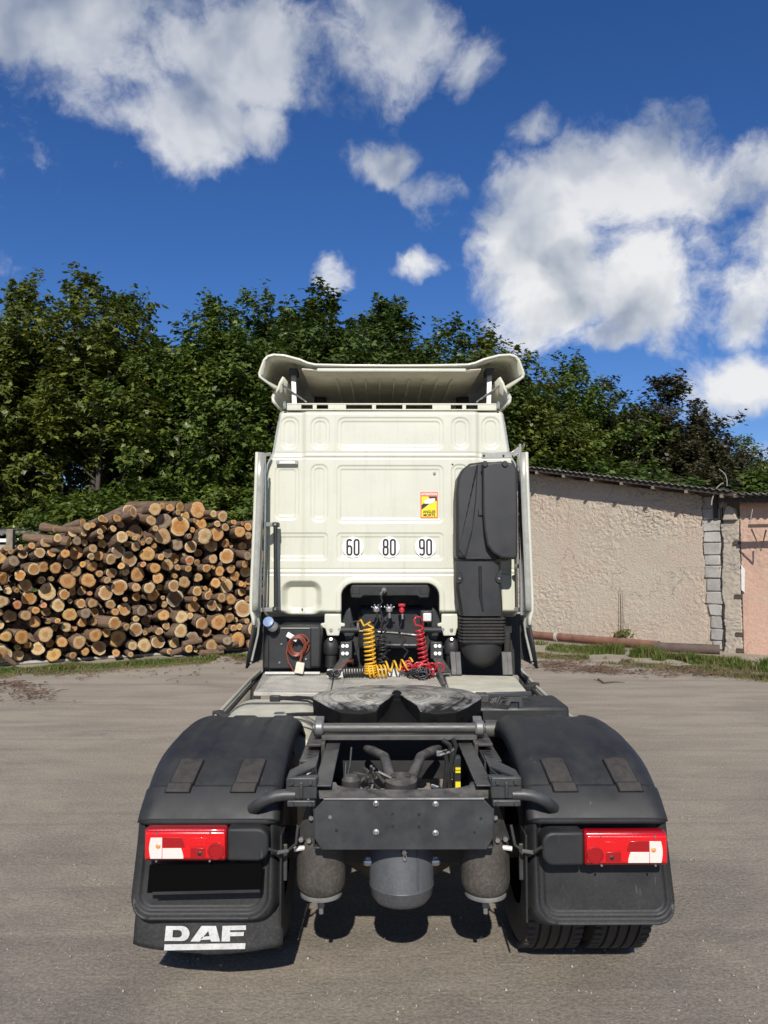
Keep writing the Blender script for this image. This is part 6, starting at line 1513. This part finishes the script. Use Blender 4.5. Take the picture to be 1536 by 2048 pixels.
# ---- air springs and air tank
for s in (-1, 1):
    ax0 = -.113 + .0; q = W(643 if s < 0 else 970, 1692, 3.66); q2 = W(643 if s < 0 else 970, 1782, 3.66)
    h = q.z - q2.z
    b = MB(); b.lathe([(.098, h + .05), (.108, h + .02), (.112, h * .7), (.113, h * .30), (.108, h * .14), (.092, h * .04), (.080, 0.0)], (q.x, 3.66, q2.z), (0, 0, 1), 32); sp = b.build('air_spring', M['bellow'], truck, smooth=60)
    b = MB(); b.lathe([(.088, .004), (.096, -.002), (.096, -.012), (.07, -.024), (.03, -.03)], (q.x, 3.66, q2.z), (0, 0, 1), 32); b.build('base_plate', M['cast'], sp)
    b = MB(); b.lathe([(.095, h + .035), (.10, h + .045), (.10, h + .055), (.06, h + .06)], (q.x, 3.66, q2.z), (0, 0, 1), 32); b.build('top_plate', M['frame_dirty'], sp)
    b = MB(); b.lathe([(.016, -.03), (.016, -.07), (.011, -.075), (.011, -.10)], (q.x, 3.66, q2.z), (0, 0, 1), 10); b.build('stud', M['cast'], sp)
    b = MB(); b.tube([(q.x - .02, 3.68, q2.z - .05), (q.x - .07 * s * -1, 3.72, q2.z - .08), (q.x + s * .10, 3.74, q2.z - .05)], .005, 6); b.build('sensor_wire', M['black_hose'], sp)
    b = MB(); b.box(s * .535 - .012, s * .535 + .012, 3.56, 3.575, .56, .72); b.build('side_bracket', M['frame_dirty'], truck, bevel=.004)
q = W(805, 1760, 3.54); zb_ = W(805, 1817, 3.62).z
b = MB(); b.lathe([(.03, -.0), (.09, .006), (.122, .018), (.142, .044), (.149, .085), (.1515, .090), (.149, .095), (.149, .33), (.135, .365), (.09, .385), (.03, .39)], (q.x, 3.69, zb_), (0, 0, 1), 48); at_ = b.build('air_tank', M['tank'], truck, smooth=40)
zpt = W(805, 1733, 3.6).z
for s in (-1, 1):
    b = MB(); b.lathe([(.020, .140), (.020, .165), (.016, .175), (.010, .18)], (q.x, 3.66, zpt), (s, 0, 0), 12); b.build('port', M['zinc'], at_)
zdv = W(809, 1704, 3.53).z
b = MB(); b.lathe([(.016, 0), (.016, .018), (.010, .028)], (q.x + .008, 3.548, zdv), (0, -1, 0), 10); b.tube([(q.x + .010 + .007 * math.cos(a_), 3.524, zdv - .022 + .012 * math.sin(a_)) for a_ in np.linspace(0, 6.28, 12)], .0025, 5); b.build('drain_valve', M['zinc'], at_)
b = MB(); b.tube([(q.x + .07, 3.555, zb_ + .11), (q.x + .07, 3.555, zb_ + .33)], .004, 6); b.build('weld_seam', M['tank'], at_)
b = MB(); b.box(-.36, .36, 4.0, 4.06, .46, .58); b.build('lower_beam', M['plastic2'], truck, bevel=.01)

# ---- rear wheels: twin tyres ---------------------------------------------------------
def tyre(xc, name='tyre'):
    w = .285; Rr = .505
    prof = [(.30, -w / 2 + .02), (.36, -w / 2 - .005), (.44, -w / 2 - .004), (.485, -w / 2 + .02), (.50, -w / 2 + .045)]
    gro = [-.075, -.025, .025, .075]; xsn = [-w / 2 + .05]
    for g_ in gro: xsn += [g_ - .007, g_ - .006, g_ + .006, g_ + .007]
    for x in xsn:
        ing = any(abs(x - g_) < .0065 for g_ in gro); prof.append((Rr - (.013 if ing else 0) - 6.0 * max(0, abs(x) - .03) ** 3, x))
    prof += [(.50, w / 2 - .045), (.485, w / 2 - .02), (.44, w / 2 + .004), (.36, w / 2 + .005), (.30, w / 2 - .02)]
    b = MB(); b.lathe(prof, (xc, AY, AZ + .003), (1, 0, 0), 72, cap=False)
    # shoulder tread sipes as raised lugs
    for k_ in range(64):
        th = 2 * math.pi * k_ / 64
        for sg in (-1, 1):
            x0 = xc + sg * (w / 2 - .02); M_ = Matrix.Translation((xc, AY, AZ + .003)) @ Matrix.Rotation(th, 4, 'X')
            b.box(sg * (w / 2 - .030) - .022, sg * (w / 2 - .030) + .022, -.015, .015, .482, .503, M_)
    return b
for s in (-1, 1):
    rw = None
    tb_ = tyre(s * .735); rw = tb_.build('rear_wheel', M['tyre'], truck, smooth=30, recalc=True)
    tb_ = tyre(s * 1.06); tb_.build('outer_tyre', M['tyre'], rw, smooth=30)
    b = MB(); b.lathe([(.29, -.3), (.305, -.28), (.29, -.25), (.26, 0), (.20, .05), (.12, .06), (.11, .12), (.04, .13)], (s * 1.0, AY, AZ), (s, 0, 0), 30); b.build('rim', M['galv'], rw)

# ---- mudguards -------------------------------------------------------------------------
MY, MZ, MR, MRZ = 4.20, .50, .752, .618; NE = 2.5
def mp(phi):       # phi 0 = front horizontal, 90 = top, 180 = rear horizontal
    c_, s_ = math.cos(R(phi)), math.sin(R(phi))
    return MY + math.copysign(abs(c_) ** (2 / NE), c_) * MR, MZ + abs(s_) ** (2 / NE) * MRZ
def phi_at(py, px=430):
    return min(np.linspace(95, 178, 400), key=lambda f: abs(proj((-.9, *mp(f)))[1] - py))
def shell(name, s, phis, xin, xout, grow, mat, parent, ribs=False, rin=.07):
    n = 40; rows = []
    for ph in phis:
        rr = float(np.interp(ph, [0, 90, 133, 155], [.10, .16, .12, .06])); rin = float(np.interp(ph, [120, 158], [.07, .03]))
        y, z = mp(ph); ny, nz = y - MY, z - MZ; l_ = math.hypot(ny, nz); ny, nz = ny / l_, nz / l_
        row = []
        for i in range(n + 1):
            u = i / n; x = xin + (xout - xin) * u; di, do = (x - xin), (xout - x); drop_ = 0
            if do < rr: drop_ += rr * .85 * (1 - math.sqrt(max(0, 1 - ((rr - do) / rr) ** 2)))
            if di < rin: drop_ += rin * 1.0 * (1 - math.sqrt(max(0, 1 - ((rin - di) / rin) ** 2)))
            g_ = grow
            if ribs:
                top_ = max(0, 1 - abs(ph - 92) / 38.)
                g_ += .010 * min(1, top_ * 2.0) * (math.cos(2 * math.pi * (u - .5) * 3.0) > .15)
            row.append(Vector((s * x, y + ny * (g_ - drop_), z + nz * (g_ - drop_))))
        rows.append(row)
    b = MB(); b.grid(rows); return b.build(name, mat, parent, solid=.012, soff=0, smooth=50)
XI, XO = .552, 1.193; XW = .032
PH1, PH2 = phi_at(1574), phi_at(1642)
for s in (-1, 1):
    mg = shell('mudguard', s, np.linspace(20, PH1 + 3, 46), XI, XO, 0, M['plastic'], truck, ribs=True)
    shell('front_section', s, np.linspace(-5, 24, 12), XI, XO, .012, M['plastic'], mg)
    # upper half of the rear section, rolling down to the overhanging lip above the lamp
    shell('rear_section', s, np.linspace(PH1, PH2, 16), XI, XO, .016, M['plastic'], mg)
    yl, zl = mp(PH2); yr = yl + .012; zt_ = zl + .01; print('MUD', s, round(yl, 3), round(zl, 3), PH1, PH2)
    zb2 = W(420, 1846 if s < 0 else 1858, yr).z
    def wid(X, Z): return np.abs(X) - np.clip((zt_ - Z) / (zt_ - zb2), 0, 1) * XW * np.clip((np.abs(X) - XI) / (XO - XI), 0, 1)
    def outl2(X, Z): return np.maximum(sd_rbox(wid(X, Z), Z, XI + .0, XO + .002, zb2, zt_ + .3, .10), Z - zt_)
    rx0, rx1, rz0, rz1 = XI + .05, XO - .018, zb2 + .042, zt_ + .2
    def dep(X, Z):
        A = wid(X, Z); s1_ = sd_rbox(A, Z, rx0, rx1, rz0, rz1, .085)
        d = .014 * sstep(.006, -.006, s1_) + .014 * sstep(-.020, -.032, s1_) - .008 * sstep(.030, .012, s1_) * sstep(.0, .010, s1_)
        o_ = sd_rbox(A, Z, XI, XO + .002, zb2, zt_ + .3, .10); d += .055 * sstep(-.04, .0, o_) ** 2
        return d + .10 * (zt_ - Z) * 0 - .03 * np.clip((zt_ - .12 - Z) / .3, 0, 1)
    x0_, x1_ = sorted((s * (XI - .03), s * (XO + .07)))
    heightfield('rear_face', x0_, x1_, zb2 - .02, zt_ + .02, .0055, outl2, dep, lambda X, Z: yr + 0 * X, M['plastic'], mg, solid=.006)
    # rounded underside of the lip
    b = MB(); n_ = 24; rows = []
    for dy, dz in ((-.018, .012), (-.022, .0), (-.018, -.010), (-.004, -.015), (.03, -.012)):
        rows.append([Vector((s * (XI + .004 + (XO - XI - .012) * i / n_), yl + dy + .06 * max(0, abs(2 * i / n_ - 1) - .86) * 4, zl + dz)) for i in range(n_ + 1)])
    b.grid(rows); b.build('lip', M['plastic'], mg, smooth=60)
    # rubber straps
    for px in ((363, 492) if s < 0 else (1124, 1253)):
        for_x = W(px, 1555, 3.62).x; rows = []; PS0, PS1 = phi_at(1521), phi_at(1590)
        for ph in np.linspace(PS0, PS1, 16):
            y, z = mp(ph); ny, nz = y - MY, z - MZ; l_ = math.hypot(ny, nz); ny, nz = ny / l_, nz / l_
            g_ = .010 if ph < PH1 else .026; wf = min(1, .62 + (ph - PS0) / 2.2)
            tlt = (ph - PH1) / 9 * (-.014) * (1 if s < 0 else -1)
            rows.append([Vector((for_x + dx - tlt * -1, y + ny * (g_ + e_), z + nz * (g_ + e_))) for dx, e_ in ((-.052 * wf, -.004), (-.047 * wf, .003), (.047 * wf, .003), (.052 * wf, -.004))])
        b = MB(); b.grid(rows); b.build('strap', M['strap'], mg, solid=.008, soff=1, smooth=40)
    # ---- lamp
    lx0, lx1 = (W(286, 1690, 3.4400).x, W(455, 1690, 3.4400).x) if s < 0 else (W(1167, 1690, 3.4400).x, W(1337, 1690, 3.4400).x)
    lz1, lz0 = W(371, 1655 if s < 0 else 1664, 3.4400).z, W(371, 1725 if s < 0 else 1736, 3.4400).z
    hx0, hx1 = (lx1, W(537, 1690, 3.4500).x) if s < 0 else (W(1084, 1690, 3.4500).x, lx0)
    b = MB(); b.box(lx0 + .004, lx1 - .004, 3.4400, 3.50, lz0 + .004, lz1 - .004); tl_ = b.build('tail_light', M['lens_dark'], truck, bevel=.014, seg=3)
    tl_['label'] = 'red tail light on the left mudguard' if s < 0 else 'red tail light on the right mudguard'
    b = MB(); b.box(lx0 + .010, lx1 - .008, 3.4280, 3.4500, lz0 + .016, lz1 - .014); b.build('lens', M['lens_red'], tl_, bevel=.010, seg=3)
    def lu(u): return lx0 + (lx1 - lx0) * u if s < 0 else lx1 - (lx1 - lx0) * u
    def lzv(v): return lz1 - (lz1 - lz0) * v
    def patch(name, poly, mat, dy): 
        b = MB(); b.extrude([(lu(u), 3.4280 - dy, lzv(v)) for u, v in poly], (0, .006, 0)); b.build(name, mat, tl_, bevel=.001)
    rnd_ = [(.10 - .018 * math.sin(math.pi * t), .26 + .60 * t) for t in np.linspace(0, 1, 9)]
    patch('clear_window', rnd_ + [(.235, .86), (.235, .26)], M['lens_clear'], .002)
    patch('clear_window', [(.24, .56), (.24, .86)] + [(.46 + .03 * math.sin(math.pi * (.5 - .5 * t)), .86 - .30 * t) for t in np.linspace(0, 1, 6)], M['lens_clear'], .002)
    patch('red_window', [(.24, .26), (.24, .54)] + [(.50 - .04 * t * t, .54 - .28 * t) for t in np.linspace(0, 1, 6)], M['lens_dark'], .0016)
    patch('red_window', [(.56, .27), (.56, .52), (.76, .52), (.76, .27)], M['lens_red'], .0025)
    patch('red_window', [(.57, .56), (.57, .83), (.75, .83), (.75, .56)], M['lens_dark'], .0012)
    b = MB(); b.lathe([(.036, 0), (.036, .006), (.028, .007), (.027, .004)], (lu(.87), 3.4280, lzv(.64)), (0, -1, 0), 24); b.build('reflector_ring', M['lens_dark'], tl_)
    b = MB(); b.lathe([(.012, 0), (.006, .004)], (lu(.19), 3.4265, lzv(.50)), (0, -1, 0), 14); b.build('bulb', M['lens_orange'], tl_)
    b = MB(); b.lathe([(.010, 0), (.004, .003)], (lu(.68), 3.4270, lzv(.72)), (0, -1, 0), 12); b.build('bulb', M['print_and_hollow_black'], tl_)
    for u, v in ((.17, .14), (.80, .12), (.17, .93), (.80, .93)):
        b = MB(); b.lathe([(.006, 0), (.004, .006)], (lu(u), 3.4300, lzv(v)), (0, -1, 0), 8); b.build('screw', M['zinc'], tl_)
    xa_, xe_ = (hx0 - .003, hx1) if s < 0 else (hx1 + .003, hx0); sg = 1 if s < 0 else -1
    pts_ = [(xa_, lz1 - .006)] + [(xe_ - sg * .05 + sg * .05 * math.sin(R(a_)), lz1 - .056 + .05 * math.cos(R(a_))) for a_ in range(0, 91, 15)] + [(xe_ - sg * .05 + sg * .05 * math.cos(R(a_)), lz0 + .052 - .05 * math.sin(R(a_))) for a_ in range(0, 91, 15)] + [(xa_, lz0 + .004)]
    b = MB(); b.extrude([(x, 3.4420, z) for x, z in pts_], (0, .1, 0)); b.build('lamp_housing', M['plastic'], tl_, bevel=.012, seg=3)
    # lamp cable to the chassis
    cpx = [(537, 1698, 3.44), (555, 1704, 3.46), (575, 1702, 3.50), (592, 1688, 3.54), (596, 1650, 3.58)] if s < 0 else [(1084, 1694, 3.44), (1066, 1704, 3.46), (1046, 1702, 3.50), (1030, 1690, 3.54), (1022, 1650, 3.58)]
    b = MB(); b.tube([W(*p_) for p_ in cpx], .007, 8); b.build('lamp_cable', M['rubber'], tl_)
    b = MB(); b.tube([W(cpx[1][0], cpx[1][1] + 1, 3.455), W(cpx[2][0], cpx[2][1], 3.495)], .0085, 8); b.build('cable_sleeve', M['cast'], tl_)
    # inner wheel arch wall, dark
    b = MB(); b.box(*sorted((s * (XI - .012), s * (XI - .002))), 3.50, 3.62, .40, .78); b.build('inner_edge', M['plastic'], mg, bevel=.004)
# number plate (blacked out) on the left
b = MB(); P_ = [W(x, y, 3.455) for x, y in ((299, 1731), (524, 1728), (522, 1780), (294, 1786))]; b.extrude(P_, (0, .012, 0)); npo = b.build('number_plate', M['plate_black'], truck, smooth=0); npo['label'] = 'blank black number plate below the left tail light'
b = MB(); b.beam(W(305, 1786, 3.458), W(520, 1781, 3.458), .01, .012); b.build('plate_holder', M['plastic2'], npo)
# mud flap with lettering on the left
YF = yr + .012
b = MB(); rows = []
for j in range(9):
    t = j / 8; row = []
    for i in range(25):
        u = i / 24; xl, xr = 269 - 7 * t, 565 - 2 * t
        py = 1815 + (1897 - 1815 + 10 * math.sin(math.pi * u) ** .8 + (-2 if u < .5 else 0)) * t
        p_ = W(xl + (xr - xl) * u, py, YF); p_.y += .035 * abs(2 * u - 1) ** 5 + .006 * math.sin(u * 9) * t; row.append(p_)
    rows.append(row)
b.grid(rows); mf = b.build('mud_flap', M['flap'], truck, solid=.008, soff=0, smooth=60); mf['label'] = 'mud flap with white lettering under the left tail light'
YF = YF - .011
def FL(px, py): return W(px, py, YF - .0016)
def letter(polys):
    b = MB()
    for poly in polys: b.extrude([FL(x, y) for x, y in poly], (0, .0015, 0))
    return b.build('lettering', M['white_print'], mf, smooth=0)
# D: outer minus counter as strips
def Dpts(x0, x1, y0, y1, sl):
    r_ = (y1 - y0) / 2; p_ = [(x0 + sl, y0)]
    p_ += [(x1 - r_ + r_ * math.cos(R(a)), (y0 + y1) / 2 - r_ * math.sin(R(a))) for a in range(90, -91, -15)]
    return p_ + [(x0, y1)]
o1 = Dpts(329, 379, 1852, 1882, 3); i1 = Dpts(345, 364, 1860, 1875, 1)
b = MB(); k_ = len(o1)
b.v = [tuple(FL(x, y)) for x, y in o1 + i1]; b.f = [(i, (i + 1) % k_, k_ + (i + 1) % k_, k_ + i) for i in range(k_)]
b.build('lettering', M['white_print'], mf, smooth=0, recalc=False)
letter([[(381, 1883), (403, 1852), (432, 1852), (440, 1883), (422, 1883), (416.5, 1862), (399, 1883)], [(404, 1874), (419, 1872.5), (421, 1879), (399.5, 1880)]])
letter([[(445, 1852), (492, 1851), (492, 1860), (460, 1860.5), (460, 1864.5), (488, 1864), (487, 1872), (460, 1872.5), (460, 1883), (443, 1883)]])
letter([[(329, 1889), (491, 1886.5), (490, 1898), (328, 1901)]])
